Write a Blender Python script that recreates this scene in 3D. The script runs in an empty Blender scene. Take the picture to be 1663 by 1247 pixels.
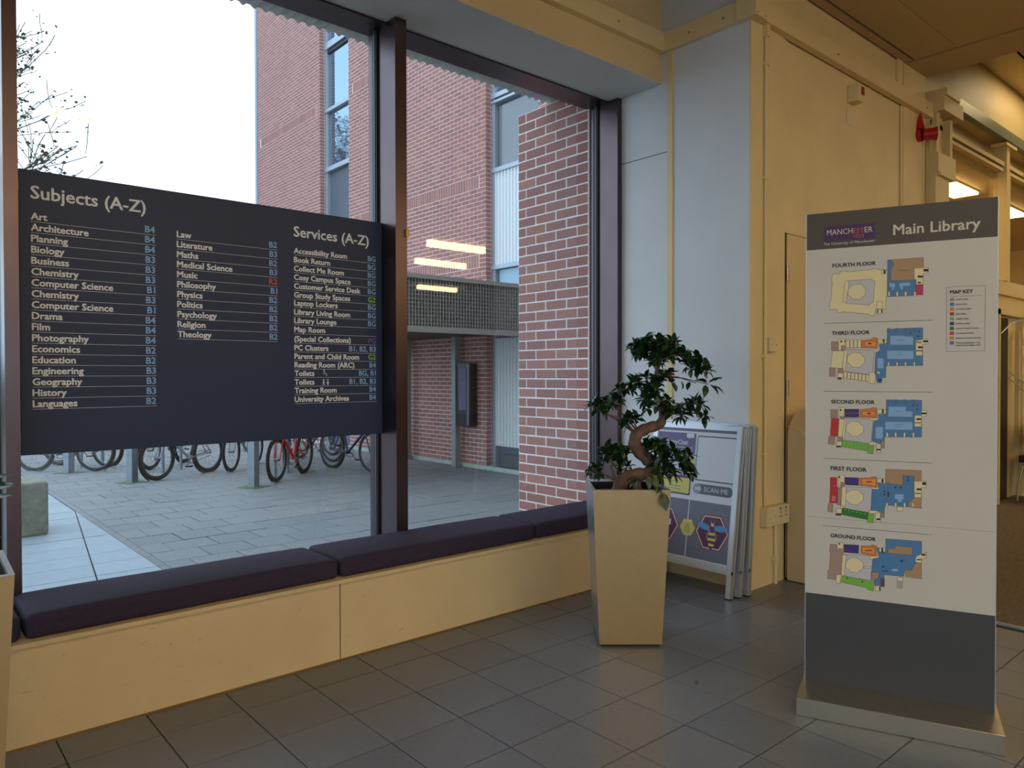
import bpy, bmesh, math, random
from mathutils import Vector, Matrix
R = random.Random(7)
sc = bpy.context.scene
COL = sc.collection

# ------------------------------------------------------------------ camera, world, exposure
camd = bpy.data.cameras.new('camera'); cam = bpy.data.objects.new('camera', camd); COL.objects.link(cam)
camd.sensor_width = 36.0; camd.lens = 1201.9/1663*36.0; camd.clip_end = 300
yaw, pit, rol = 0.858704, -0.01303, -0.0017747
Fw = Vector((math.cos(yaw)*math.cos(pit), math.sin(yaw)*math.cos(pit), math.sin(pit)))
Rt = Vector((math.sin(yaw), -math.cos(yaw), 0)); Up = Rt.cross(Fw)
A = math.cos(rol)*Rt + math.sin(rol)*Up; B = -math.sin(rol)*Rt + math.cos(rol)*Up
cam.matrix_world = Matrix(((A.x, B.x, -Fw.x, 0), (A.y, B.y, -Fw.y, 0), (A.z, B.z, -Fw.z, 1.31), (0, 0, 0, 1)))
sc.camera = cam
w = bpy.data.worlds.new('sky'); sc.world = w; w.use_nodes = True
wn = w.node_tree; bg = wn.nodes['Background']
bg.inputs['Strength'].default_value = 2.5
tcw = wn.nodes.new('ShaderNodeTexCoord'); mpw = wn.nodes.new('ShaderNodeMapping'); mpw.inputs['Scale'].default_value = (1.0, 1.0, 2.2)
nzw = wn.nodes.new('ShaderNodeTexNoise'); nzw.inputs['Scale'].default_value = 2.2; nzw.inputs['Detail'].default_value = 5
crw = wn.nodes.new('ShaderNodeValToRGB')
crw.color_ramp.elements[0].position = 0.38; crw.color_ramp.elements[0].color = (0.56, 0.77, 1.0, 1)
crw.color_ramp.elements[1].position = 0.55; crw.color_ramp.elements[1].color = (0.80, 0.90, 1.0, 1)
wn.links.new(tcw.outputs['Generated'], mpw.inputs['Vector']); wn.links.new(mpw.outputs['Vector'], nzw.inputs['Vector'])
wn.links.new(nzw.outputs['Fac'], crw.inputs['Fac']); wn.links.new(crw.outputs['Color'], bg.inputs['Color'])
vs = sc.view_settings; sc.display_settings.display_device = 'sRGB'
vs.view_transform = 'Standard'; vs.look = 'None'; vs.gamma = 1.0; vs.use_curve_mapping = False; vs.exposure = 0.0
LAMP = (1.0, 0.76, 0.42)      # warm ceiling lamps
LAMP_S = 16.0

# ------------------------------------------------------------------ materials
def s2l(c): return tuple(((x/255)/12.92 if x/255 <= .04045 else ((x/255+.055)/1.055)**2.4) for x in c)
def mat(name, col, rough=.6, metal=0, var=0, scale=20, bump=0, bscale=60, spec=.5, srgb=True, stretch=None, coat=0):
    m = bpy.data.materials.new(name); m.use_nodes = True; nt = m.node_tree; b = nt.nodes['Principled BSDF']
    c = s2l(col) if srgb else col
    b.inputs['Base Color'].default_value = (*c, 1); b.inputs['Roughness'].default_value = rough
    b.inputs['Metallic'].default_value = metal; b.inputs['Specular IOR Level'].default_value = spec
    if coat: b.inputs['Coat Weight'].default_value = coat
    if var or bump:
        tc = nt.nodes.new('ShaderNodeTexCoord'); mp = nt.nodes.new('ShaderNodeMapping'); nt.links.new(tc.outputs['Object'], mp.inputs['Vector'])
        if stretch: mp.inputs['Scale'].default_value = stretch
    if var:
        n = nt.nodes.new('ShaderNodeTexNoise'); n.inputs['Scale'].default_value = scale; n.inputs['Detail'].default_value = 6
        nt.links.new(mp.outputs['Vector'], n.inputs['Vector'])
        r = nt.nodes.new('ShaderNodeValToRGB'); r.color_ramp.elements[0].position = .3; r.color_ramp.elements[1].position = .7
        r.color_ramp.elements[0].color = (*[x*(1-var) for x in c], 1); r.color_ramp.elements[1].color = (*[min(1, x*(1+var)) for x in c], 1)
        nt.links.new(n.outputs['Fac'], r.inputs['Fac']); nt.links.new(r.outputs['Color'], b.inputs['Base Color'])
    if bump:
        n = nt.nodes.new('ShaderNodeTexNoise'); n.inputs['Scale'].default_value = bscale; n.inputs['Detail'].default_value = 4
        nt.links.new(mp.outputs['Vector'], n.inputs['Vector'])
        bp = nt.nodes.new('ShaderNodeBump'); bp.inputs['Strength'].default_value = bump; bp.inputs['Distance'].default_value = .004
        nt.links.new(n.outputs['Fac'], bp.inputs['Height']); nt.links.new(bp.outputs['Normal'], b.inputs['Normal'])
    return m
def randmat(name, cols, rough, bump=.3, bscale=80, spec=.3, fine=.18, fscale=90):
    """colour picked per object and per mesh island"""
    m = bpy.data.materials.new(name); m.use_nodes = True; nt = m.node_tree; b = nt.nodes['Principled BSDF']
    oi = nt.nodes.new('ShaderNodeObjectInfo'); ge = nt.nodes.new('ShaderNodeNewGeometry'); ad = nt.nodes.new('ShaderNodeMath'); fr = nt.nodes.new('ShaderNodeMath')
    fr.operation = 'FRACT'; nt.links.new(oi.outputs['Random'], ad.inputs[0]); nt.links.new(ge.outputs['Random Per Island'], ad.inputs[1]); nt.links.new(ad.outputs[0], fr.inputs[0])
    r = nt.nodes.new('ShaderNodeValToRGB'); el = r.color_ramp.elements
    for i, c in enumerate(cols):
        e = el[i] if i < 2 else el.new(.5)
        e.position = i/(len(cols)-1); e.color = (*s2l(c), 1)
    nt.links.new(fr.outputs[0], r.inputs['Fac'])
    tc = nt.nodes.new('ShaderNodeTexCoord'); n = nt.nodes.new('ShaderNodeTexNoise'); n.inputs['Scale'].default_value = fscale; n.inputs['Detail'].default_value = 6
    nt.links.new(tc.outputs['Object'], n.inputs['Vector'])
    mx = nt.nodes.new('ShaderNodeMix'); mx.data_type = 'RGBA'; mx.blend_type = 'MULTIPLY'; mx.inputs['Factor'].default_value = 1
    r2 = nt.nodes.new('ShaderNodeValToRGB'); r2.color_ramp.elements[0].position = .3; r2.color_ramp.elements[1].position = .7
    r2.color_ramp.elements[0].color = (1-fine,)*3+(1,); r2.color_ramp.elements[1].color = (1, 1, 1, 1)
    nt.links.new(n.outputs['Fac'], r2.inputs['Fac']); nt.links.new(r.outputs['Color'], mx.inputs['A']); nt.links.new(r2.outputs['Color'], mx.inputs['B'])
    nt.links.new(mx.outputs['Result'], b.inputs['Base Color']); b.inputs['Roughness'].default_value = rough; b.inputs['Specular IOR Level'].default_value = spec
    if bump:
        n2 = nt.nodes.new('ShaderNodeTexNoise'); n2.inputs['Scale'].default_value = bscale; nt.links.new(tc.outputs['Object'], n2.inputs['Vector'])
        bp = nt.nodes.new('ShaderNodeBump'); bp.inputs['Strength'].default_value = bump; bp.inputs['Distance'].default_value = .003
        nt.links.new(n2.outputs['Fac'], bp.inputs['Height']); nt.links.new(bp.outputs['Normal'], b.inputs['Normal'])
    return m
def emis(name, col, s):
    m = bpy.data.materials.new(name); m.use_nodes = True; nt = m.node_tree; nt.nodes.remove(nt.nodes['Principled BSDF'])
    e = nt.nodes.new('ShaderNodeEmission'); e.inputs['Color'].default_value = (*col, 1); e.inputs['Strength'].default_value = s
    nt.links.new(e.outputs[0], nt.nodes['Material Output'].inputs['Surface']); return m
def glassmat(name, tint=(.93, .96, .97), f0=.05):
    """clear pane: straight-through light plus a Schlick reflection"""
    m = bpy.data.materials.new(name); m.use_nodes = True; nt = m.node_tree; nt.nodes.remove(nt.nodes['Principled BSDF'])
    g = nt.nodes.new('ShaderNodeNewGeometry'); d = nt.nodes.new('ShaderNodeVectorMath'); d.operation = 'DOT_PRODUCT'
    nt.links.new(g.outputs['Normal'], d.inputs[0]); nt.links.new(g.outputs['Incoming'], d.inputs[1])
    def M(op, a, b=None):
        n = nt.nodes.new('ShaderNodeMath'); n.operation = op
        for i, x in enumerate((a, b)):
            if x is None: continue
            if isinstance(x, (int, float)): n.inputs[i].default_value = x
            else: nt.links.new(x, n.inputs[i])
        return n.outputs[0]
    c = M('ABSOLUTE', d.outputs['Value']); p = M('POWER', M('SUBTRACT', 1.0, c), 5.0); fac = M('ADD', M('MULTIPLY', p, 1-f0), f0)
    t = nt.nodes.new('ShaderNodeBsdfTransparent'); t.inputs['Color'].default_value = (*tint, 1)
    gl = nt.nodes.new('ShaderNodeBsdfGlossy'); gl.inputs['Roughness'].default_value = 0.0
    mx = nt.nodes.new('ShaderNodeMixShader'); nt.links.new(fac, mx.inputs[0]); nt.links.new(t.outputs[0], mx.inputs[1]); nt.links.new(gl.outputs[0], mx.inputs[2])
    nt.links.new(mx.outputs[0], nt.nodes['Material Output'].inputs['Surface']); return m

CREAM = mat('cream_paint', (232, 208, 156), .55, var=.05, scale=3, bump=.12, bscale=140)
CREAM2 = mat('cream_paint_scuffed', (222, 196, 150), .45, var=.05, scale=4, bump=.1)
def scuffs(m):
    nt = m.node_tree; b = nt.nodes['Principled BSDF']; src = b.inputs['Base Color'].links[0].from_socket
    tc = nt.nodes.new('ShaderNodeTexCoord'); mp = nt.nodes.new('ShaderNodeMapping'); mp.inputs['Scale'].default_value = (14, 14, 60); nt.links.new(tc.outputs['Object'], mp.inputs['Vector'])
    n = nt.nodes.new('ShaderNodeTexNoise'); n.inputs['Scale'].default_value = 1.6; n.inputs['Detail'].default_value = 5; n.inputs['Distortion'].default_value = 1.5; nt.links.new(mp.outputs['Vector'], n.inputs['Vector'])
    r = nt.nodes.new('ShaderNodeValToRGB'); r.color_ramp.elements[0].position = .69; r.color_ramp.elements[0].color = (1, 1, 1, 1); r.color_ramp.elements[1].position = .74; r.color_ramp.elements[1].color = (.62, .55, .5, 1)
    nt.links.new(n.outputs['Fac'], r.inputs['Fac']); mx = nt.nodes.new('ShaderNodeMix'); mx.data_type = 'RGBA'; mx.blend_type = 'MULTIPLY'; mx.inputs['Factor'].default_value = 1
    nt.links.new(src, mx.inputs['A']); nt.links.new(r.outputs['Color'], mx.inputs['B']); nt.links.new(mx.outputs['Result'], b.inputs['Base Color'])
scuffs(CREAM2)
WHITEP = mat('white_wall_paint', (218, 220, 224), .6, var=.03, scale=3, bump=.15, bscale=120)
SOFF = mat('soffit_paint', (206, 206, 200), .6, var=.03, scale=4)
BRONZE = mat('bronze_aluminium', (102, 86, 88), .28, .9, var=.06, scale=6)
BLACKRUB = mat('black_gasket', (22, 22, 26), .5)
CEILM = mat('ceiling_board', (200, 176, 134), .8, var=.05, scale=60)
DARKGAP = mat('shadow_gap', (20, 18, 15), .9)
TILE = randmat('quarry_tile', [(106, 110, 121), (113, 116, 126), (109, 112, 122), (117, 119, 128)], .3, bump=.12, bscale=240, spec=.5, fine=.14, fscale=40)
GROUT = mat('grout', (48, 45, 44), .9)
FAB = mat('seat_fabric', (58, 49, 68), .85, var=.16, scale=140, bump=.25, bscale=500, spec=.25)
NAVYB = mat('navy_sign_board', (50, 62, 92), .45, var=.03, scale=200, spec=.3)
CARPET = mat('carpet', (112, 98, 78), .95, var=.28, scale=9, bump=.5, bscale=200, stretch=(1, 14, 1))
STEEL = mat('brushed_steel', (186, 178, 162), .3, .9, var=.06, scale=30, stretch=(1, 1, 30))
PLANTER = mat('champagne_metal', (208, 178, 130), .34, .75, var=.03, scale=30)
PLANTS = mat('planter_satin_side', (190, 192, 196), .3, .85)
ALU = mat('satin_aluminium', (202, 206, 212), .35, .6)
GREYMET = mat('grey_outdoor_metal', (128, 138, 146), .45, .4, var=.1, scale=14)
LAMPM = emis('lamp_diffuser', LAMP, LAMP_S)
GLASS = glassmat('window_glass')
BRICKM = randmat('red_brick', [(176, 122, 114), (188, 136, 124), (164, 118, 114), (196, 144, 130), (150, 112, 112), (182, 126, 120)], .85, bump=.5, bscale=90, fine=.3, fscale=60)
MORTAR = mat('mortar', (236, 226, 222), .9, var=.1, scale=30)
PAVE = randmat('paver', [(126, 133, 138), (132, 138, 142), (122, 129, 134), (136, 140, 143)], .75, bump=.4, bscale=60, fine=.25, fscale=25)
SLAB = randmat('smooth_slab', [(146, 162, 174), (152, 167, 178), (142, 158, 170)], .6, bump=.3, bscale=50, fine=.12, fscale=14)
CONC = mat('weathered_concrete', (118, 124, 108), .85, var=.3, scale=12, bump=.5, bscale=40)
SOIL = mat('soil', (44, 32, 26), .95, var=.3, scale=60, bump=.8, bscale=90)

# ------------------------------------------------------------------ helpers
class MB:
    def __init__(s): s.v = []; s.f = []; s.mi = []; s.sm = []
    def add(s, vs_, fs, mi=0, smooth=False):
        o = len(s.v); s.v += [tuple(x) for x in vs_]; s.f += [tuple(i+o for i in f) for f in fs]; s.mi += [mi]*len(fs); s.sm += [smooth]*len(fs); return s
    def box(s, x0, x1, y0, y1, z0, z1, mi=0):
        return s.add([(x0, y0, z0), (x1, y0, z0), (x1, y1, z0), (x0, y1, z0), (x0, y0, z1), (x1, y0, z1), (x1, y1, z1), (x0, y1, z1)],
                     [(0, 3, 2, 1), (4, 5, 6, 7), (0, 1, 5, 4), (1, 2, 6, 5), (2, 3, 7, 6), (3, 0, 4, 7)], mi)
    def tube(s, pts, r, n=8, mi=0, caps=True, smooth=True):
        pts = [Vector(p) for p in pts]; rs = r if isinstance(r, (list, tuple)) else [r]*len(pts)
        rings = []; prev = None
        for i, p in enumerate(pts):
            t = (pts[min(i+1, len(pts)-1)]-pts[max(i-1, 0)]).normalized()
            if prev is None:
                a = Vector((0, 0, 1)) if abs(t.z) < .9 else Vector((1, 0, 0)); u = t.cross(a).normalized()
            else: u = (prev-t*prev.dot(t)).normalized()
            prev = u; v = t.cross(u)
            rings.append([p+rs[i]*(math.cos(2*math.pi*k/n)*u+math.sin(2*math.pi*k/n)*v) for k in range(n)])
        fs = [(i*n+k, i*n+(k+1) % n, (i+1)*n+(k+1) % n, (i+1)*n+k) for i in range(len(pts)-1) for k in range(n)]
        s.add([x for g in rings for x in g], fs, mi, smooth)
        if caps: s.add(rings[0], [tuple(range(n-1, -1, -1))], mi); s.add(rings[-1], [tuple(range(n))], mi)
        return s
    def torus(s, c, ax, R_, r, n=28, m=6, mi=0, a0=0, a1=2*math.pi):
        c = Vector(c); ax = Vector(ax).normalized(); u = ax.orthogonal().normalized(); v = ax.cross(u)
        full = abs(a1-a0-2*math.pi) < 1e-6; N = n if full else n+1; vs_ = []
        for i in range(N):
            a = a0+(a1-a0)*i/n; d = math.cos(a)*u+math.sin(a)*v
            for k in range(m):
                b = 2*math.pi*k/m; vs_.append(c+d*(R_+r*math.cos(b))+ax*(r*math.sin(b)))
        fs = [(i*m+k, ((i+1) % N)*m+k, ((i+1) % N)*m+(k+1) % m, i*m+(k+1) % m) for i in range(n) for k in range(m)]
        return s.add(vs_, fs, mi, True)
    def poly(s, pts, y, t=.0006, mi=0):
        """flat print in the local xz plane, facing -y"""
        a = sum(pts[i][0]*pts[(i+1) % len(pts)][1]-pts[(i+1) % len(pts)][0]*pts[i][1] for i in range(len(pts)))
        if a < 0: pts = pts[::-1]
        return s.add([(p[0], y, p[1]) for p in pts], [tuple(range(len(pts)))], mi)
    def line(s, a, b, y, wd, mi=0):
        dx, dz = b[0]-a[0], b[1]-a[1]; l = math.hypot(dx, dz) or 1; nx, nz = -dz/l*wd/2, dx/l*wd/2; ex, ez = dx/l*wd/2, dz/l*wd/2
        return s.poly([(a[0]-ex+nx, a[1]-ez+nz), (a[0]-ex-nx, a[1]-ez-nz), (b[0]+ex-nx, b[1]+ez-nz), (b[0]+ex+nx, b[1]+ez+nz)], y, mi=mi)
    def prism(s, pts, y0, y1, mi=0):
        """outline in the local xz plane extruded from y0 to y1"""
        a = sum(pts[i][0]*pts[(i+1) % len(pts)][1]-pts[(i+1) % len(pts)][0]*pts[i][1] for i in range(len(pts)))
        if a < 0: pts = pts[::-1]
        n = len(pts); vs_ = [(p[0], y0, p[1]) for p in pts]+[(p[0], y1, p[1]) for p in pts]
        return s.add(vs_, [tuple(range(n)), tuple(range(2*n-1, n-1, -1))]+[((i+1) % n, i, i+n, (i+1) % n+n) for i in range(n)], mi)
    def build(s, name, mats, parent=None, loc=None):
        me = bpy.data.meshes.new(name); me.from_pydata(s.v, [], s.f); me.update()
        for m in (mats if isinstance(mats, (list, tuple)) else [mats]): me.materials.append(m)
        me.polygons.foreach_set('material_index', s.mi); me.polygons.foreach_set('use_smooth', s.sm)
        o = bpy.data.objects.new(name, me); COL.objects.link(o)
        if parent: o.parent = parent
        if loc: o.location = loc
        return o
def bevel(o, wd, seg=2, smooth=False):
    bm = bmesh.new(); bm.from_mesh(o.data)
    bmesh.ops.bevel(bm, geom=list(bm.edges), offset=wd, segments=seg, affect='EDGES', profile=.5)
    bm.to_mesh(o.data); bm.free()
    for p in o.data.polygons: p.use_smooth = smooth
    return o
def tag(o, label=None, cat=None, group=None, kind=None):
    if label: o['label'] = label
    if cat: o['category'] = cat
    if group: o['group'] = group
    if kind: o['kind'] = kind
    return o
def empty(name, loc, rz=0, rx=0, label=None, cat=None, group=None, kind=None):
    o = bpy.data.objects.new(name, None); COL.objects.link(o); o.location = loc; o.rotation_euler = (rx, 0, rz); o.empty_display_size = .1
    return tag(o, label, cat, group, kind)
def struct(name, mb, m, label=None, parent=None):
    o = mb.build(name, m, parent)
    if not parent: o['kind'] = 'structure'
    if label: o['label'] = label
    return o
def inst(src, name, parent, loc, rot=(0, 0, 0), scale=(1, 1, 1)):
    o = bpy.data.objects.new(name, src); COL.objects.link(o); o.parent = parent; o.location = loc; o.rotation_euler = rot; o.scale = scale; return o
def dup(root):
    def cp(o, par):
        c = o.copy(); COL.objects.link(c)
        if par: c.parent = par
        for ch in kids.get(o.name, []): cp(ch, c)
        return c
    kids = {}
    for o in COL.objects:
        if o.parent: kids.setdefault(o.parent.name, []).append(o)
    return cp(root, None)
_tc = {}
def text(s, name, m, parent, u, z, y=-.001, width=None, size=None, bold=.012, right=False, shear=0, center=False, sy=1.0):
    """lettering in the parent's xz plane facing -y; baseline start at (u, z)"""
    key = (s, shear)
    if key not in _tc:
        cu = bpy.data.curves.new('lettering', 'FONT'); cu.body = s; cu.size = 1; cu.shear = shear; cu.resolution_u = 2; cu.fill_mode = 'FRONT'
        to = bpy.data.objects.new('tmp', cu); COL.objects.link(to)
        me = bpy.data.meshes.new_from_object(to); bpy.data.objects.remove(to); bpy.data.curves.remove(cu)
        xs = [v.co.x for v in me.vertices]; _tc[key] = (me, min(xs), max(xs))
    me0, x0, x1 = _tc[key]
    if bold > 0:
        t = MB()
        for q, (a, b) in enumerate(((-1, -.7), (1, -.7), (1, .7), (-1, .7), (0, 0))):
            t.add([(v.co.x+a*bold, v.co.y+b*bold, q*1e-4) for v in me0.vertices], [tuple(p.vertices) for p in me0.polygons])
        me = bpy.data.meshes.new(name); me.from_pydata(t.v, [], t.f)
    else: me = me0.copy()
    me.name = name; me.materials.clear(); me.materials.append(m)
    k = (width/(x1-x0)) if width else size
    ky = size if (width and size) else k*sy
    off = -x0*k if not right else -x1*k
    if center: off = -(x0+x1)/2*k
    for v in me.vertices: v.co = ((v.co.x)*k+off, -v.co.z, v.co.y*ky)
    o = bpy.data.objects.new(name, me); COL.objects.link(o); o.parent = parent; o.location = (u, y, z); return o

# ------------------------------------------------------------------ room shell
Xw, Yw, Yb, ZC = 3.99, 2.43, 3.075, 3.77
XC = 6.65
fl = struct('floor', MB().box(-6, 16, -12.5, 3.3, -.3, -.006).box(6.6, 14, 3.3, 6.2, -.3, -.006), GROUT)
tm = bevel(MB().box(-.148, .148, -.148, .148, -.02, 0).build('tile', TILE), .0012, 1).data
COL.objects.unlink(bpy.data.objects['tile']); bpy.data.objects.remove(bpy.data.objects['tile'])
def inview(x, y, z, mx=60):
    d = Vector((x, y, z-1.31)); f = d.dot(Fw)
    if f < .3: return None
    u, v = 831.5+1201.9*d.dot(A)/f, 623.5-1201.9*d.dot(B)/f
    return (u, v) if -mx < u < 1663+mx and -mx < v < 1247+mx else None
stuff = MB(); cnt = 0
for i in range(-20, 18):
    for j in range(-1, 44):
        x = .484+.3*i+.15; y = 2.86-.3*j-.15; sy = 1
        if x > 4.45: continue
        if j == -1: y = 2.968; sy = .7
        if j < 1 and x > 4.0: continue
        z = R.uniform(-.0006, .0004)
        if inview(x, y, 0) and cnt < 298:
            cnt += 1; o = inst(tm, 'tile', fl, (x, y, z), (R.uniform(-.0012, .0012), R.uniform(-.0012, .0012), 0), (1, sy, 1))
        else: stuff.box(x-.148, x+.148, y-.148*sy, y+.148*sy, -.006, z)
tag(stuff.build('tiling', TILE, fl), kind='stuff')
MB().box(4.452, 15.9, -12.4, 2.6, -.006, .006).box(6.65, 14, 2.6, 6.1, -.006, .006).build('carpet', CARPET, fl)
MB().box(4.446, 4.456, -12.4, 2.43, -.006, .008).build('threshold_strip', ALU, fl)

# window side: bench plinth, soffit, bulkhead, rails
struct('wall_window', MB().box(-6, 3.99, Yb, 3.4, -.02, .355).box(-6, 3.99, 3.4, 3.75, -.3, .33)       # plinth and outer upstand
       .box(-6, 3.99, 3.09, 3.60, 3.24, 4.2).box(-6, 3.99, 3.6, 4.19, 3.42, 4.2)                        # bulkhead over the glass
       , CREAM2)
struct('trim_1', MB().box(-6, 3.985, 3.06, 3.42, .355, .372), CREAM2, 'cream ledge with a rounded lip along the front of the window seat')
for x0, x1 in ((-3.0, .39), (.394, 1.608), (1.612, 3.985)):
    pass
MB().box(1.6085, 1.6115, 3.0735, 3.077, .0, .35).build('panel_joint', DARKGAP, bpy.data.objects['wall_window'])
MB().box(-6, 3.985, 3.068, 3.076, 0, .006).build('base_strip', mat('brass_strip', (150, 116, 60), .4, .5), bpy.data.objects['wall_window'])
struct('trim_2', MB().box(-6, 3.985, 3.09, 3.56, 3.236, 3.2405), SOFF, 'grey white soffit board over the window')
RAIL = mat('cream_rail_paint', (234, 210, 158), .45, var=.04, scale=5)
def rail(name, x0, x1, y0, y1, lab):
    o = struct(name, MB().box(x0, x1, y0, y1, 3.43, 3.55), RAIL, lab); return o
rail('trim_3', -6, 3.99, 3.045, 3.092, 'cream boxed rail above the window bulkhead')
rail('trim_4', 3.955, 3.992, 2.40, 3.045, 'cream boxed rail on the narrow return wall')
rail('trim_5', 3.955, 6.80, 2.385, 2.432, 'long cream boxed rail over the blank wall')
jb = MB().box(3.94, 4.06, 2.37, 2.50, 3.425, 3.60).build('junction_cover', RAIL, bpy.data.objects['trim_5'])
scr = MB()
for (x, y, ax) in ((3.954, 2.6, 0), (3.954, 2.85, 0)): scr.tube([(x, y, 3.485), (x-.004, y, 3.485)], .006, 8)
for x in (5.0, 6.55): scr.tube([(x, 2.384, 3.485), (x, 2.380, 3.485)], .006, 8)
for x in (1.2, 2.4, 3.5): scr.tube([(x, 3.044, 3.485), (x, 3.040, 3.485)], .006, 8)
for x, z in ((3.96, 3.44), (3.96, 3.585), (4.045, 3.44), (4.045, 3.585)): scr.tube([(x, 2.369, z), (x, 2.366, z)], .004, 8)
scr.build('screw_cap', mat('screw_head', (150, 130, 90), .5, .5), bpy.data.objects['trim_5'])

# narrow return wall (X = 3.99) and blank wall (Y = 2.43)
wr = struct('wall_return', MB().box(Xw, 4.05, 2.445, 3.72, -.02, 4.2), WHITEP)
MB().box(3.980, 3.9905, 3.0, 3.04, 0, 3.43).build('batten', CREAM, wr)
MB().box(3.9885, 3.9905, 3.04, 3.467, 2.778, 2.782).build('panel_joint', DARKGAP, wr)
MB().box(3.988, 3.9905, 3.455, 3.47, .37, 3.24).build('edge_bead', CREAM, wr)
MB().box(3.985, 3.9905, 2.43, 3.0, 0, .12).build('skirting', CREAM2, wr)
wb = struct('wall_blank', MB().box(3.99, 4.386, 2.43, 2.445, -.02, 4.2).box(4.05, 4.386, 2.445, 2.6, -.02, 4.2).box(4.386, 6.65, 2.445, 2.6, -.02, 4.2), CREAM)
MB().box(6.165, 6.20, 2.436, 2.446, 0, 3.43).box(6.20, 6.65, 2.430, 2.446, 0, 3.77).build('batten', CREAM, wb)
MB().box(6.158, 6.161, 2.4435, 2.446, 0, 3.43).build('panel_joint', DARKGAP, wb)
MB().box(6.08, 6.17, 2.425, 2.446, 3.56, ZC).build('batten', CREAM, wb)
d1 = struct('door_1', MB().box(4.412, 5.30, 2.428, 2.446, .006, 2.2), mat('door_paint', (222, 194, 142), .45, var=.04, scale=4))
MB().box(4.402, 4.409, 2.435, 2.4465, 0, 2.21).box(4.40, 5.31, 2.436, 2.4465, 2.203, 2.207).build('door_gap', DARKGAP, d1)
for z in (.46, 1.22, 1.95):
    h = MB().tube([(4.407, 2.424, z-.05), (4.407, 2.424, z+.05)], .006, 8); h.box(4.407, 4.435, 2.4255, 2.429, z-.05, z+.05); h.build('hinge', STEEL, d1)
hd = MB().tube([(5.2, 2.42, 1.0), (5.2, 2.37, 1.0), (5.08, 2.37, 1.0)], .01, 8); hd.box(5.17, 5.23, 2.42, 2.43, .92, 1.08); hd.build('door_handle', STEEL, d1)

# ceiling with recessed board field
ce = struct('ceiling', MB().box(-6, XC, -12.5, 2.43, 3.79, 4.5).box(XC, 16, -12.5, 1.79, 3.79, 4.5).box(-6, 6.65, 2.43, 3.1, 4.2, 4.5)
            .box(XC, 16, 1.79, 6.2, 4.27, 4.5), DARKGAP)
cb = MB(); cb.box(-6, 6.215, 2.37, 2.43, ZC, 3.80).box(6.24, XC, -12.5, 2.43, ZC, 3.80).box(XC, 16, -12.5, 1.79, ZC, 3.80)
cb.box(-6, 6.65, 2.43, 3.1, 4.17, 4.21); cb.build('ceiling_margin', CEILM, ce)
MB().box(XC, 16, 1.79, 6.2, 4.25, 4.275).box(XC, 16, 1.775, 1.79, ZC, 4.27).build('raised_bay', CREAM, ce)
for k in range(-5, 6):
    x0, x1 = 1.2*k-.02+.25, 1.2*k+1.2-.024+.25
    x1 = min(x1, 6.215)
    if x1-x0 < .1: continue
    MB().box(x0, x1, 2.053, 2.352, ZC+.002, 3.80).build('ceiling_board', CEILM, ce)
    for r_ in range(4): MB().box(x0, x1, 2.05-1.2*(r_+1)+.003, 2.05-1.2*r_, ZC+.002, 3.80).build('ceiling_board', CEILM, ce)
MB().box(-6, 6.215, -12.5, -2.75, ZC+.002, 3.80).build('ceiling_board', CEILM, ce)
# far sides of the hall, unseen; their glazing is added for cool fill light
HALL = mat('hall_wall_paint', (196, 180, 146), .7, var=.05, scale=2)
wl = struct('wall_left', MB().box(-6.2, -6, -12.5, 4.2, 3.4, 4.5).box(-6.2, -6, 2.2, 4.2, -.3, 3.4).box(-6.2, -6, -12.5, 2.2, -.3, .05), HALL)
fg = MB()
for k in range(9): fg.box(-6.15, -6.05, -12.5+1.83*k, -12.42+1.83*k, .05, 3.4)
fg.box(-6.15, -6.05, -12.5, 2.2, 2.3, 2.38).build('fill_glazing_frame', BRONZE, wl); MB().box(-6.105, -6.095, -12.5, 2.2, .05, 3.4).build('fill_glazing', GLASS, wl)  # unseen glazed front, added to let in cool fill light
wk = struct('wall_back', MB().box(4, 16.2, -12.7, -12.5, -.3, 4.5).box(-6.2, 4, -12.7, -12.5, 3.4, 4.5).box(-6.2, 4, -12.7, -12.5, -.3, .4), HALL)
fg = MB()
for k in range(6): fg.box(-6+1.98*k, -5.92+1.98*k, -12.65, -12.55, .4, 3.4)
fg.build('window_frame', BRONZE, wk); MB().box(-6, 4, -12.605, -12.595, .4, 3.4).build('window_pane', GLASS, wk)  # unseen back windows, added for cool fill as well
struct('wall_right', MB().box(16, 16.2, -12.5, 6.2, -.3, 4.5), HALL)

# glazed partition beyond the blank wall
PC = mat('partition_cream', (220, 198, 144), .5, var=.03, scale=4)
pt = struct('wall_partition', MB().box(9.30, 16, 2.43, 2.50, 0, 1.95).box(6.64, 16, 2.43, 2.50, 1.95, 2.10).box(6.64, 8.46, 2.43, 2.50, 0, 1.95)
            .box(6.64, 16, 2.43, 2.60, 3.67, 4.27).box(6.64, 7.02, 2.43, 2.50, 2.10, 3.67), PC)
fr = MB().box(6.64, 16, 2.40, 2.50, 2.10, 2.24).box(6.64, 16, 2.41, 2.50, 3.33, 3.36).box(6.64, 16, 2.40, 2.50, 3.38, 3.42)
fr.build('transom', PC, pt)
MB().box(6.64, 16, 2.59, 2.62, 3.42, 3.67).build('bulkhead', PC, pt)
for x in (8.58, 11.2, 13.8):
    MB().box(x, x+.09, 2.38, 2.50, 2.24, 3.57).box(x+.12, x+.19, 2.40, 2.50, 2.24, 3.34).box(x-.08, x+.25, 2.36, 2.50, 3.57, 3.60).build('mullion', PC, pt)
bmm = MB().box(7.2, 16, 2.36, 2.42, 3.62, 3.70).box(7.2, 16, 2.38, 2.42, 3.70, 3.74); bmm.build('track_beam', mat('pale_green_track', (150, 156, 130), .4, .4), pt)
wp = MB()
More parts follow.
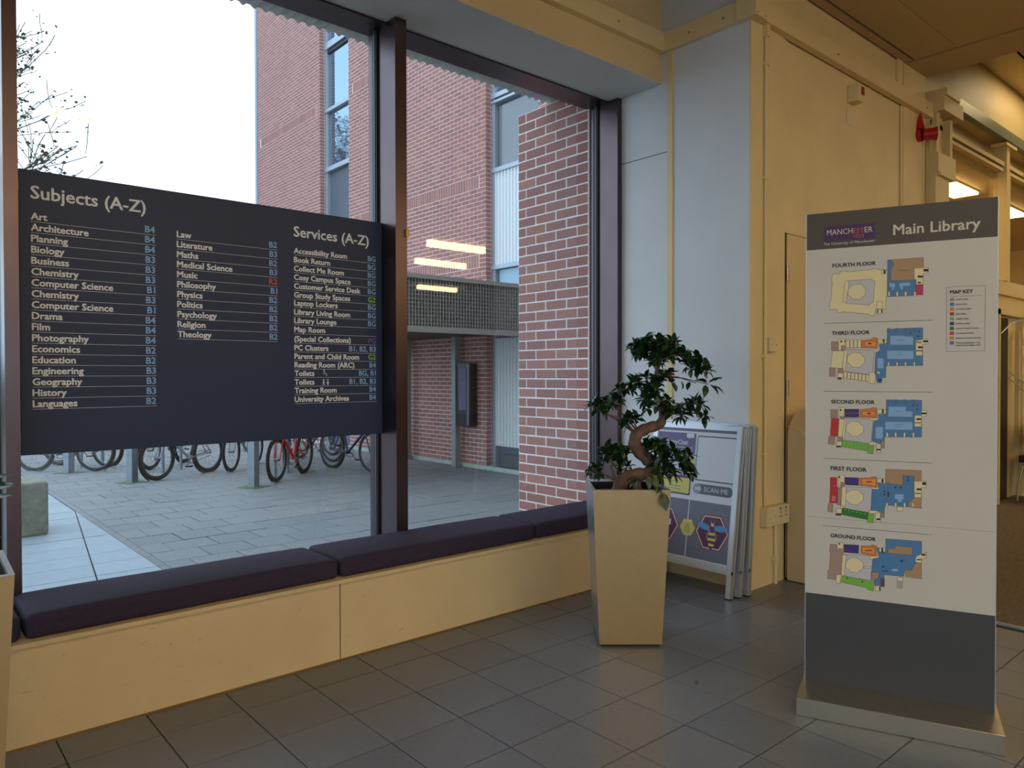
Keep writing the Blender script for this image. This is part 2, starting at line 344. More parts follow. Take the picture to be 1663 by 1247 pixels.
for a, b in ((7.0, 8.58), (8.77, 11.2), (11.39, 13.8)): wp.box(a, b, 2.455, 2.461, 2.24, 3.33)
wp.build('glazing', glassmat('partition_glass', (.9, .88, .8), .04), pt)
struct('wall_room', MB().box(6.64, 14, 6.1, 6.2, -.3, 4.3).box(6.6, 6.64, 2.6, 6.2, -.3, 4.3).box(13.9, 14, 2.6, 6.2, -.3, 4.3), CREAM)
struct('ceiling_room', MB().box(6.64, 14, 2.5, 6.1, 3.27, 3.4), CREAM)
dr = struct('door_2', MB().box(8.46, 8.50, 2.40, 2.52, 0, 1.95).box(9.24, 9.30, 2.40, 2.52, 0, 1.95).box(8.46, 9.30, 2.40, 2.52, 1.90, 1.96), PC)
MB().box(8.50, 8.94, 2.46, 2.50, .01, 1.88).build('dark_opening_sheet', mat('opening_shade', (38, 32, 26), .4), dr)  # dark sheet in place of the shaded doorway opening
MB().box(8.94, 9.24, 2.47, 2.50, .01, 1.90).build('side_panel', PC, dr)
MB().tube([(8.36, 2.36, 1.70), (8.55, 2.33, 1.80), (8.75, 2.32, 1.84), (9.3, 2.34, 1.85)], .006, 6).tube([(8.6, 2.36, 1.33), (9.36, 2.36, 1.15)], .006, 6).tube([(8.6, 2.36, 1.27), (9.36, 2.36, 1.05)], .006, 6).build('closer_arm', ALU, dr)
MB().box(8.53, 9.24, 3.35, 3.40, .01, 1.9).build('lobby_shade_sheet', mat('lobby_shade_sheet', (60, 50, 36), .7), dr)  # dark-coloured sheet standing in for the shade beyond the doorway
for z in (1.74, 1.55, 1.35): MB().box(9.05, 9.12, 2.36, 2.40, z-.05, z+.05).build('hinge', PC, dr)
MB().box(9.02, 9.05, 2.38, 2.42, .05, 1.75).build('lever_post', PC, dr)

# column at the end of the blank wall
cl = empty('boxed_column', (6.75, 2.4, 0), label='cream boxed column with stepped collars at the end of the blank wall', cat='column')
def cbx(nm, *b): return MB().box(b[0]-6.75, b[1]-6.75, b[2]-2.4, b[3]-2.4, b[4], b[5]).build(nm, PC, cl)
cbx('shaft', 6.66, 6.96, 2.355, 2.43, .0, 2.98)
cbx('collar', 6.66, 7.05, 2.335, 2.43, 2.98, 3.14)
cbx('collar_lip', 6.70, 7.05, 2.33, 2.43, 2.955, 2.98)
cbx('rail_upright', 6.69, 6.76, 2.36, 2.43, 3.14, 3.50)
cbx('rail_upright', 6.93, 6.985, 2.34, 2.43, 3.14, 3.46)
cbx('back_plate', 6.66, 6.93, 2.40, 2.43, 3.14, 3.64)
cbx('head_box', 6.68, 7.12, 2.30, 2.43, 3.48, 3.60)
cbx('head_box', 6.68, 6.98, 2.28, 2.43, 3.60, 3.66)

# ------------------------------------------------------------------ window frame and glass
w1 = struct('window_1', MB().box(-6, 3.95, 3.53, 3.72, 3.225, 3.30).box(-6, 3.95, 3.44, 3.72, .33, .37), BRONZE, 'bronze aluminium head and sill of the long window')
for nm, x0, x1 in (('mullion', .385, .434), ('mullion', 2.142, 2.214), ('jamb', 3.945, 3.989), ('mullion', -1.45, -1.39)):
    MB().box(x0, x1, 3.44, 3.72, .37, 3.26).build(nm, BRONZE, w1)
g_ = MB()
for x0, x1 in ((-1.39, .385), (.434, 2.142), (2.214, 3.945)):
    for a, b in ((x0, x0+.012), (x1-.012, x1)): g_.box(a, b, 3.615, 3.66, .37, 3.23)
g_.build('gasket', BLACKRUB, w1)
g_ = MB()
for x0, x1 in ((.434, 2.142), (2.214, 3.945)): g_.box(x1-.0165, x1-.012, 3.628, 3.636, .37, 3.23)
g_.build('glazing_bead', mat('grey_bead', (96, 104, 118), .4, .5), w1)
for k, (x0, x1) in enumerate(((-1.38, .379), (.44, 2.136), (2.22, 3.94))):
    MB().box(x0, x1, 3.636, 3.644, .37, 3.228).build('pane', GLASS, w1)
MB().box(-6, -1.45, 3.44, 3.72, .37, 3.26).build('end_panel', BRONZE, w1)
MB().box(2.200, 2.222, 3.425, 3.44, 2.06, 2.10).build('catch', mat('brass_catch', (190, 160, 100), .35, .8), w1)

# outside overhang of ribbed concrete above the glass
ov = MB(); n = 150; x0 = -2.0; pitch = .066; prof = []
for i in range(n*6+1):
    a = 2*math.pi*(i % 6)/6; prof.append((x0+pitch*i/6, 3.405+.011*math.cos(a)))
vs_ = []; fs = []
for (x, z) in prof:
    vs_ += [(x, 3.74, z), (x, 4.17, z), (x, 4.17, 3.55)]
for i in range(len(prof)-1):
    fs += [(3*i, 3*i+1, 3*i+4, 3*i+3), (3*i+1, 3*i+2, 3*i+5, 3*i+4)]
ov.add(vs_, fs)
for i in range(0, n): ov.box(x0+pitch*(i+.35), x0+pitch*(i+.65), 3.93, 3.97, 3.37, 3.40, 1)
OVM = mat('ribbed_concrete', (196, 194, 188), .85, var=.15, scale=10, bump=.4)
oo = struct('trim_6', ov, [OVM, mat('ribbed_shadow_slot', (110, 110, 108), .9)], 'ribbed grey concrete overhang outside the top of the window')
struct('wall_outside', MB().box(-6, 8.0, 3.76, 4.18, 3.56, 9).box(-6, 7, 3.3, 3.76, 4.2, 9).box(-6, -1.5, 3.72, 3.9, -.3, 3.45)
       .box(4.05, 6.7, 2.6, 3.6, -.3, 4.5), MORTAR)

# ------------------------------------------------------------------ ceiling lamps of the hall and rooms, with unseen fill panels added
def lamp(x0, x1, y0, y1, z, label, grp, dp=.004):
    o = empty('ceiling_light', ((x0+x1)/2, (y0+y1)/2, z), label=label, cat='ceiling light', group=grp)
    hx, hy = (x1-x0)/2, (y1-y0)/2
    MB().box(-hx, hx, -hy, hy, -dp, .0).build('diffuser', LAMPM, o)
    f = MB(); t = .012
    f.box(-hx-t, hx+t, -hy-t, -hy, -.008, .012).box(-hx-t, hx+t, hy, hy+t, -.008, .012).box(-hx-t, -hx, -hy, hy, -.008, .012).box(hx, hx+t, -hy, hy, -.008, .012)
    f.build('housing', PC, o); return o
for (x, y) in ((7.66, -3.98), (5.0, -3.98), (2.3, -3.98), (-.4, -3.98), (8.66, -5.9), (6.0, -5.9), (3.3, -5.9), (.6, -5.9), (11.26, -9.75), (8.6, -9.75), (6.0, -9.75)):
    lamp(x, x+1.3, y, y+.11, ZC, dp=.13, label='slim fluorescent ceiling light of the hall mirrored in the window glass', grp='slim ceiling lights of the hall')
for (x, y) in ((-3.2, -.9), (-1.0, -.9), (1.2, -.9), (9.2, -.6), (4.6, -7.8), (2.2, -7.8), (0, -7.8), (1.2, -4.9), (3.6, -4.9), (-1.2, -4.9), (-3.2, -2.4), (-1.0, -2.4), (11.5, .2), (9, .7), (10.4, -.6), (12.5, -2)):
    lamp(x, x+1.15, y, y+.3, ZC, 'wide added fill light panel over the foyer, outside the view', 'added fill panels over the foyer')  # unseen panels added to brighten the room
lamp(8.35, 9.5, 1.95, 2.12, 4.24, 'added slim fill light in the raised ceiling bay past the partition', None)  # out of view, added to brighten the raised bay walls
lamp(8.05, 9.0, 2.76, 3.0, 3.262, 'bright light panel seen through the partition glass just above the map totem', None, .03)
lamp(8.6, 9.8, 4.3, 5.1, 3.262, 'added fill panel in the room behind the partition, hidden by the map totem', None, .06)  # hidden panel added to brighten the room behind the glass
lamp(7.0, 8.2, 4.3, 5.1, 3.262, 'added fill panel in the partitioned room, hidden by the blank wall', None, .06)  # second hidden panel added for the same room
lamp(9.82, 10.7, 2.76, 3.0, 3.262, 'bright light panel seen through the partition right of the cream mullion', None, .03)

# ------------------------------------------------------------------ outside: ground
gz = -.3
gr = struct('pavement', MB().box(-60, 60, 3.72, 90, -.6, gz-.03).box(-60, -6.3, -60, 3.72, -.6, gz-.03).box(-6.3, 60, -60, -12.8, -.6, gz-.03), mat('ground_beyond', (120, 116, 110), .9, var=.25, scale=6, bump=.5), 'pale square paving of the yard outside the window')
MB().box(-1.8, 9.0, 3.75, 17.2, gz-.03, gz-.012).build('bedding', mat('sand_joint', (58, 62, 54), .95, var=.3, scale=20), gr)
pv = MB().box(-.205, .205, -.195, .195, -.02, 0).build('paver', PAVE); pvm = bevel(pv, .004, 1).data; bpy.data.objects.remove(pv)
sl = MB().box(-.5, .5, -.5, .5, -.02, 0).build('slab', SLAB); slm = sl.data; bpy.data.objects.remove(sl)
cand = []; half = []
for j in range(33):
    y = 4.36+.4*j-.2
    off = 0 if j % 2 == 0 else .21
    for i in range(-1, 17):
        x = 2.29+.42*i+off
        if x < 2.06: continue
        cand.append((x+.0, y))
    if off == 0: half.append(y)
cand.sort(key=lambda p: p[0]**2+p[1]**2)
for y in half: inst(pvm, 'paver', gr, (1.975, y, gz), (0, 0, 0), (.50, 1, 1))
st = MB(); k = 0
for x, y in cand:
    p = inview(x, y, gz, 30); z = gz+R.uniform(-.003, .002)
    if p and k < 225 and y > 4.7 and not (x > 3.9 and y < 5.4) and math.degrees(math.atan2(y, x)) > 47: k += 1; inst(pvm, 'paver', gr, (x, y, z), (R.uniform(-.004, .004), R.uniform(-.004, .004), 0))
    else: st.box(x-.206, x+.206, y-.196, y+.196, gz-.02, z)
tag(st.build('paving', PAVE, gr), kind='stuff')
# smooth slabs to the left, cut by one slanting joint
def jx(y): return 1.324+(y-6.567)*.1372
st = MB()
for j in range(28):
    y0, y1 = 3.78+.412*j, 3.78+.412*(j+1)-.008
    a0, a1 = jx(y0), jx(y1)
    bx1 = 1.795
    z = gz+R.uniform(-.001, .002)
    pts = [(-1.4, y0), (a0-.006, y0), (a1-.006, y1), (-1.4, y1)]
    def slab(pts):
        m = MB(); n = len(pts); m.add([(p[0], p[1], gz-.02) for p in pts]+[(p[0], p[1], z) for p in pts], [tuple(range(n-1, -1, -1)), tuple(range(n, 2*n))]+[(i, (i+1) % n, (i+1) % n+n, i+n) for i in range(n)]); m.build('slab', SLAB, gr)
    for c0, c1 in ((-1.4, -.55), (-.545, .3)):
        slab([(c0, y0), (c1, y0), (c1, y1), (c0, y1)])
    slab([(.305, y0), (min(a0, 1.79)-.006, y0), (min(a1, 1.79)-.006, y1), (.305, y1)])
    if a0 < 1.75: slab([(a0+.006, y0), (bx1, y0), (bx1, y1), (min(a1, bx1-.01)+.006, y1)])
    MB().box(1.803, 1.868, y0, y1, gz-.02, gz-.002).build('kerb_strip', PAVE, gr)

# concrete bench block
cbk = bevel(MB().box(-.85, .0, 0, .55, 0, .54).build('block', CONC), .025, 2)
cbk.name = 'concrete_bench'; cbk.location = (1.33, 8.70, gz); cbk.rotation_euler = (0, 0, math.radians(3))
tag(cbk, 'mossy square concrete seat block on the smooth slabs outside the left pane', 'bench')

# ------------------------------------------------------------------ brickwork
brk = MB().box(-.107, .107, -.05, .05, -.0325, .0325).build('brick', BRICKM); bkm = bevel(brk, .003, 1).data; bpy.data.objects.remove(brk)
bkm_flat = MB().box(-.107, .107, -.05, .05, -.0325, .0325).build('brick', BRICKM); bfm = bkm_flat.data; bpy.data.objects.remove(bkm_flat)
def courses(y0, y1, z0, n, soldiers=()):
    """bricks of a face in the plane X = const: list of (y, z, upright, width)"""
    out = []
    sold = {}
    for s in soldiers:
        for q in range(3): sold[s+q] = s
    for c in range(n):
        z = z0+.075*(c+.5)
        if c in sold:
            if c == sold[c]:
                y = y0+.19
                while y+.075 <= y1-.18: out.append((y+.0375, z0+.075*(c+1.5), True, .065)); y += .075
            ends = [(y0+.09, .17), (y1-.09, .17)]
            for yy, wd in ends: out.append((yy, z, False, wd))
            continue
        y = y0 if c % 2 == 0 else y0-.1125
        while y < y1-.02:
            a, b = max(y, y0), min(y+.225, y1)
            if b-a > .03: out.append(((a+b)/2, z, False, b-a-.011))
            y += .225
    return out
# near pier just outside the right end of the glass
pier = empty('brick_pier', (3.93, 4.1, gz), label='near red brick pier just outside the right end of the window', cat='pier')
MB().box(.002, .60, -.40, .370, 0, 3.675).build('mortar_core', MORTAR, pier)
for (y, z, up, wd) in courses(3.705, 4.472, gz, 49):
    o = inst(bkm, 'brick', pier, (.050+R.uniform(-.0015, .0005), y-4.1, z-gz), (0, 0, math.pi/2+R.uniform(-.006, .006)), (wd/.214, 1, 1))
tag(bpy.data.objects[o.name], None)
ret = MB()
for c in range(49):
    x = .0 if c % 2 == 0 else -.11
    while x < .6:
        a, b = max(x, .004), min(x+.215, .6)
        if b-a > .03: ret.box(a+.11, b+.11 if b < .49 else .6, .30, .372, .075*c+.005, .075*c+.07)
        x += .225
tag(ret.build('brickwork', BRICKM, pier), kind='stuff')

bb = empty('brick_building', (7.85, 12, gz), label='tall red brick building across the yard with narrow window strips', cat='building')
def wallpanel(name, y0, y1, z0, z1, soldiers, nparts, lim=None):
    pn = MB().box(.0015, .50, y0-12+.003, y1-12-.006, 0, z1-gz).build(name, MORTAR, bb)
    n = int((z1-z0)/.075); L = courses(y0, y1, z0, n, soldiers)
    L.sort(key=lambda b: (0 if (lim and lim(b[0], b[1])) else 1, (b[0]**2+7.85**2+(b[1]-1.31)**2)))
    st = MB(); k = 0
    for (y, z, up, wd) in L:
        d = -R.uniform(.0005, .0015)
        if k < nparts and lim(y, z):
            k += 1
            if up: inst(bfm, 'brick', pn, (.050+d, y-12, z-gz), (0, math.pi/2, math.pi/2), (1, 1, 1)) if False else inst(bfm, 'brick', pn, (.050+d, y-12, z-gz), (math.pi/2, math.pi/2, 0), (1, 1, 1))
            else: inst(bfm, 'brick', pn, (.050+d, y-12, z-gz), (0, 0, math.pi/2), (wd/.214, 1, 1))
        else:
            h = .107 if up else .0315
            st.box(d, .05, y-12-wd/2, y-12+wd/2, z-gz-h, z-gz+h)
    # return faces at both ends
    for c in range(n):
        zz = z0-gz+.075*c
        st.box(.0 if c % 2 else .115, .11 if c % 2 else .5, y0-12-.0, y0-12+.05, zz+.005, zz+.07)
        if not c % 2: st.box(.002, .105, y0-12, y0-12+.05, zz+.005, zz+.07)
        else: st.box(.12, .5, y0-12, y0-12+.05, zz+.005, zz+.07)
    tag(st.build('brickwork', BRICKM, pn), kind='stuff')
    return pn
SB = (45, 63, 101)
z00 = -.24
wallpanel('brick_wall', 9.76, 14.5, z00, 9.6, SB, 298, lambda y, z: 9.7 < y < 12.15 and 2.7 < z < 6.4)
wallpanel('brick_wall', 15.85, 19.5, z00, 12.2, SB, 0, lambda y, z: False)
wallpanel('brick_wall', 4.5, 8.45, z00, 9.0, SB, 0, lambda y, z: False)
# window strips between the brick panels
FRB = mat('pale_window_frame', (170, 184, 196), .4, .3)
PG = mat('coated_outdoor_glass', (150, 174, 196), .03, .85); 
PGN = mat('blind_glass', (120, 124, 130), .12, 0, var=.12, scale=24, spec=.8, stretch=(1, 1, 5))
SPAN = mat('spandrel_grey', (92, 100, 112), .25, var=.08, scale=10)
CORR = mat('white_corrugated_sheet', (226, 232, 236), .45)
PBL = mat('pale_blue_panel', (150, 184, 206), .3)
def bx(nm, m, x0, x1, y0, y1, z0, z1, par=bb): return MB().box(x0-7.85, x1-7.85, y0-12, y1-12, z0-gz, z1-gz).build(nm, m, par)
s1 = bx('window_strip', SPAN, 8.06, 8.3, 14.5, 15.85, gz, 12)
for a, b in ((14.5, 14.60), (15.75, 15.85)): bx('window_frame', FRB, 7.985, 8.06, a, b, gz, 12, s1)
for z, h, t in ((8.86, .075, .02), (7.38, .036, 0), (6.03, .05, 0)): bx('transom', FRB, 7.96, 8.06, 14.5, 15.85, z-h, z+h, s1)
bx('transom_shade', BLACKRUB, 8.0, 8.05, 14.6, 15.75, 8.70, 8.76, s1)
for a, b in ((9.0, 12), (7.46, 8.72), (6.12, 7.34)): bx('window_pane', PG, 8.04, 8.07, 14.6, 15.70, a, b, s1)
s2 = bx('window_strip', SPAN, 8.06, 8.3, 8.45, 9.76, gz, 9)
for a, b in ((8.45, 8.55), (9.68, 9.76)): bx('window_frame', FRB, 7.985, 8.06, a, b, gz, 9, s2)
for z, h in ((6.0, .04), (5.90, .02), (4.75, .035), (3.12, .035)): bx('transom', FRB, 7.96, 8.06, 8.45, 9.76, z-h, z+h, s2)
bx('window_pane', PG, 8.03, 8.07, 8.55, 9.68, 6.1, 9, s2); bx('window_pane', PGN, 8.03, 8.07, 8.55, 9.62, 4.81, 5.82, s2)
bx('window_pane', PBL, 8.03, 8.07, 8.55, 9.62, 2.0, 3.07, s2)
def corr(z0, z1):
    m = MB(); vs_ = []; fs = []; N = 116
    for i in range(N+1):
        y = 8.5+1.2*i/N; d = .014 if (i//4) % 2 else -.014
        vs_ += [(8.0+d-7.85, y-12, z0-gz), (8.0+d-7.85, y-12, z1-gz)]
    m.add(vs_, [(2*i, 2*i+1, 2*i+3, 2*i+2) for i in range(N)]); m.build('corrugated_sheet', CORR, s2)
corr(3.16, 4.72); corr(.1, 1.92)
bx('base_kerb', mat('pale_base_kerb', (176, 190, 180), .8, var=.15, scale=12), 7.80, 7.86, 8.45, 14.5, gz, gz+.065)
bx('pale_edge_strip', mat('pale_strip', (150, 176, 200), .5), 7.83, 7.9, 19.5, 19.62, gz, 12.2)  # narrow pale strip along the far edge of the wall

# covered canopy in front of it
cn = empty('canopy', (6.2, 10.3, gz), label='grey mesh-sided canopy against the brick building with square posts', cat='canopy')
def cx(nm, m, *b, par=cn): return MB().box(b[0]-6.2, b[1]-6.2, b[2]-10.3, b[3]-10.3, b[4]-gz, b[5]-gz).build(nm, m, par)
CANM = mat('canopy_paint', (150, 154, 156), .5, .2, var=.08, scale=8)
CAND = mat('canopy_back_panel', (112, 108, 102), .7, var=.15, scale=12)
cx('roof', CANM, 4.6, 8.0, 8.66, 12.4, 2.60, 2.66); cx('soffit', mat('canopy_soffit', (60, 58, 58), .8), 4.6, 7.84, 8.7, 12.4, 1.97, 2.0)
fp = cx('fascia_back', CAND, 4.62, 7.98, 8.66, 8.70, 1.98, 2.62)
cx('fascia_rail', CANM, 4.58, 8.0, 8.56, 8.68, 2.64, 2.70); cx('fascia_rail', CANM, 4.58, 8.0, 8.56, 8.68, 1.90, 1.98)
gm = MB(); x = 4.62
while x < 7.96: gm.box(x-6.2, x+.012-6.2, 8.59-10.3, 8.63-10.3, 1.98-gz, 2.64-gz); x += .052
z = 2.02
while z < 2.63: gm.box(4.62-6.2, 7.96-6.2, 8.60-10.3, 8.62-10.3, z-gz, z+.010-gz); z += .056
tag(gm.build('mesh_grille', CANM, cn), kind='stuff')
for x, y in ((7.70, 10.42), (7.70, 11.98), (4.7, 11.98)): cx('post', CANM, x-.055, x+.055, y-.055, y+.055, gz, 1.97)
cx('beam', CANM, 4.6, 7.84, 12.3, 12.4, 1.85, 1.98)
nb = cx('dark_upright_box', mat('dark_box_face', (34, 34, 48), .35), 7.66, 7.80, 9.98, 10.32, .42, 1.50)  # dark upright box with a bluish sheet and rows of pale dots
cx('bluish_sheet', mat('bluish_mottle', (92, 92, 130), .5, var=.3, scale=30), 7.652, 7.66, 10.06, 10.28, .7, 1.42, par=nb)
dt = MB()
for k in range(40): dt.box(7.655-6.2, 7.66-6.2, 10.005-10.3, 10.017-10.3, .45+.026*k-gz, .46+.026*k-gz).box(7.655-6.2, 7.66-6.2, 10.03-10.3, 10.042-10.3, .45+.026*k-gz, .46+.026*k-gz)
dt.build('dotted_edge_strip', mat('white_dots', (220, 235, 245), .4), nb)

# square posts and bicycle hoops
PM = mat('galvanised_post', (132, 146, 156), .5, .5, var=.12, scale=10)
for i, (x, y, lab) in enumerate(((2.43, 14.0, 'square grey post left of the bicycles, farthest of the three'), (2.93, 12.12, 'middle square grey post beside the silver bicycle'), (4.12, 10.45, 'square grey post nearest the red bicycle'))):
    o = empty('square_post', (x, y, gz), rz=.5, label=lab, cat='post', group='square posts of the bicycle park')
    MB().box(-.055, .055, -.055, .055, 0, 1.05).build('shaft', PM, o); MB().box(-.06, .06, -.06, .06, 1.05, 1.07).build('cap', PM, o)
    m_ = MB().box(-.17, .17, -.17, .17, -.004, .004).build('moss_patch', mat('moss', (88, 104, 70), .95, var=.4, scale=30), o)
def hoop(x, y, lab, rz=.9):
    o = empty('bicycle_hoop', (x, y, gz), rz=rz, label=lab, cat='bike rack', group='tubular bicycle hoops')
    pts = [(-.36, 0, 0)]+[(-.36+.1*(1-math.cos(a)), 0, .65+.1*math.sin(a)) for a in (0, .5, 1.0, 1.57)]+[(.36-.1*(1-math.cos(a)), 0, .65+.1*math.sin(a)) for a in (1.57, 1.0, .5, 0)]+[(.36, 0, 0)]
    MB().tube(pts, .026, 10).build('tube', PM, o)
    MB().tube([(-.36, 0, 0), (-.36, 0, .006)], .06, 12).tube([(.36, 0, 0), (.36, 0, .006)], .06, 12).build('foot_plate', PM, o)
for x, y, l in ((3.75, 13.0, 'tubular steel hoop behind the silver bicycle'), (4.9, 11.3, 'tubular steel hoop beside the red bicycle'), (2.95, 14.9, 'tubular steel hoop among the left bicycles')): hoop(x, y, l)

# ------------------------------------------------------------------ bicycles
TYRE = mat('tyre_rubber', (34, 34, 36), .8); CHR = mat('bicycle_chrome', (110, 114, 120), .35, .8); BLK = mat('bicycle_black', (28, 28, 32), .4)
def bicycle(front, rear, col, label, rt=.022):
    """front and rear: wheel contact points on the ground"""
    f = Vector((*front, 0)); r = Vector((*rear, 0)); d = (f-r); ang = math.atan2(d.y, d.x); wb = 1.04; mid = (f+r)/2
    o = empty('bicycle', (mid.x, mid.y, gz), rz=ang, label=label, cat='bicycle', group='bicycles parked in the yard')
    fm = mat('bicycle_frame_paint', col, .35, .2); Rw = .335; h = Rw
    F_ = (wb/2, 0, h); R_ = (-wb/2, 0, h); BBk = (-.10, 0, .29); ST = (-.25, 0, .80); HT = (.33, 0, .83); HB = (.37, 0, .70)
    for c, nm in ((F_, 'wheel'), (R_, 'wheel')):
        t = MB().torus(c, (0, 1, 0), Rw-rt, rt, 32, 7).build(nm, TYRE, o)
        MB().torus(c, (0, 1, 0), Rw-2*rt-.006, .010, 32, 5).build('rim', CHR, t)
        sp = MB()
        for k in range(20):
            a = 2*math.pi*k/20; s_ = .03 if k % 2 else -.03
            sp.tube([(c[0]+.02*math.cos(a+.6), s_, c[2]+.02*math.sin(a+.6)), (c[0]+(Rw-2*rt)*math.cos(a), 0, c[2]+(Rw-2*rt)*math.sin(a))], .0016, 4, caps=False)
        sp.build('spokes', CHR, t)
        MB().tube([(c[0], -.045, c[2]), (c[0], .045, c[2])], .022, 10).build('hub', CHR, t)
    fr = MB(); tr = .019
    fr.tube([BBk, ST], tr).tube([ST, HT], .016).tube([BBk, HB], .022).tube([HB, HT, (.31, 0, .88)], .021)
    for s_ in (-.055, .055): fr.tube([(BBk[0], s_*.6, BBk[2]), (R_[0], s_, R_[2])], .010).tube([(ST[0], s_*.3, ST[2]-.04), (R_[0], s_, R_[2])], .009)
    fr.tube([(BBk[0], -.04, BBk[2]), (BBk[0], .04, BBk[2])], .025, 10); fr.build('frame', fm, o)
    fk = MB().tube([HB, (.39, 0, .66)], .02)
    for s_ in (-.05, .05): fk.tube([(.39, s_, .68), (.46, s_, .5), (F_[0], s_, F_[2])], .011)
    fk.tube([(.39, -.05, .68), (.39, .05, .68)], .014); fk.build('fork', fm, o)
    hb = MB().tube([(.31, 0, .86), (.29, 0, .97), (.35, 0, .99)], .014).tube([(.33, -.30, 1.0), (.35, -.1, .99), (.35, .1, .99), (.33, .30, 1.0)], .012)
    hbo = hb.build('handlebar', CHR, o); MB().tube([(.33, -.31, 1.0), (.335, -.20, .998)], .017, 8).tube([(.33, .31, 1.0), (.335, .20, .998)], .017, 8).build('grip', BLK, hbo)
    MB().tube([ST, (-.28, 0, .92)], .013).build('seat_post', CHR, o)
    MB().tube([(-.42, 0, .945), (-.38, 0, .95), (-.28, 0, .945), (-.18, 0, .94), (-.13, 0, .935)], [.03, .065, .05, .024, .014], 10).build('saddle', BLK, o)
    cr = MB().torus((BBk[0], .05, BBk[2]), (0, 1, 0), .085, .006, 24, 4).tube([(BBk[0], .065, BBk[2]), (BBk[0]+.12, .075, BBk[2]-.12)], .009, 6).tube([(BBk[0], -.065, BBk[2]), (BBk[0]-.12, -.075, BBk[2]+.12)], .009, 6).build('crank', CHR, o)
    MB().box(BBk[0]+.08, BBk[0]+.16, .08, .17, BBk[2]-.135, BBk[2]-.11).build('pedal', BLK, o); MB().box(BBk[0]-.16, BBk[0]-.08, -.17, -.08, BBk[2]+.11, BBk[2]+.135).build('pedal', BLK, o)
    MB().tube([(BBk[0], .05, BBk[2]+.085), (R_[0], .05, R_[2]+.035)], .005, 4).tube([(BBk[0], .05, BBk[2]-.085), (R_[0], .05, R_[2]-.05)], .005, 4).build('chain', BLK, o)
    for c in (F_, R_): MB().torus(c, (0, 1, 0), Rw+.012, .010, 16, 5, a0=-.2 if c is F_ else 1.0, a1=1.9 if c is F_ else 3.2).build('mudguard', BLK, o)
    return o
bicycle((3.25, 12.05), (4.2, 12.55), (160, 170, 180), 'silver framed bicycle right of the middle square post', .028)
bicycle((2.80, 13.95), (2.05, 14.65), (40, 44, 60), 'dark bicycle left of the middle square post', .022)
bicycle((4.55, 10.68), (5.36, 11.42), (206, 44, 30), 'red framed bicycle right of the nearest square post', .027)
bicycle((6.2, 10.70), (6.0, 11.72), (36, 50, 96), 'dark bicycle standing alone by the central window mullion', .020)
bicycle((4.5, 12.35), (5.2, 13.1), (150, 155, 160), 'grey bicycle behind the red bicycle', .024)
bicycle((6.9, 13.5), (6.75, 14.5), (60, 60, 66), 'bicycle farthest back near the brick wall', .022)
bicycle((2.55, 15.6), (1.8, 16.3), (50, 54, 60), 'bicycle farthest left beyond the farthest square post', .024)
bicycle((5.25, 11.95), (5.7, 12.85), (44, 60, 150), 'blue bicycle directly behind the red one', .024)

bicycle((3.55, 13.5), (4.3, 14.2), (36, 38, 44), 'black bicycle wedged behind the silver one', .028)
bicycle((3.1, 14.4), (2.5, 15.3), (90, 60, 50), 'brown bicycle behind the dark one at the left', .024)
bicycle((6.4, 12.5), (6.2, 13.5), (70, 74, 80), 'slate bicycle half hidden behind the blue one', .022)
bicycle((1.2, 15.6), (.5, 16.3), (60, 62, 70), 'bicycle at the far left end of the row beyond the concrete seat', .026)

# hedge and bare tree beyond
HG = mat('hedge_leaves', (72, 84, 52), .9, var=.5, scale=8, bump=1, bscale=20)
hedge = MB(); 
for k in range(2600):
    x = R.uniform(-14, 8); y = 27+R.uniform(-.6, .6); z = R.uniform(gz, 1.6); s = R.uniform(.06, .15)
    a, b = R.uniform(0, 6.28), R.uniform(-1, 1); u = Vector((math.cos(a)*s, math.sin(a)*s, b*s)); v = Vector((-math.sin(a)*s, math.cos(a)*s*.4, s))
    c = Vector((x, y, z)); hedge.add([c-u, c-v, c+u, c+v], [(0, 1, 2, 3)])
ho = empty('hedge', (-3, 27, gz), label='clipped hedge along the far side of the yard', cat='hedge')
h2 = tag(hedge.build('foliage', HG, ho), kind='stuff'); h2.location = (3, -27, -gz)
MB().box(-11, 11, -.45, .45, 0, 1.7).build('hedge_body', HG, ho)

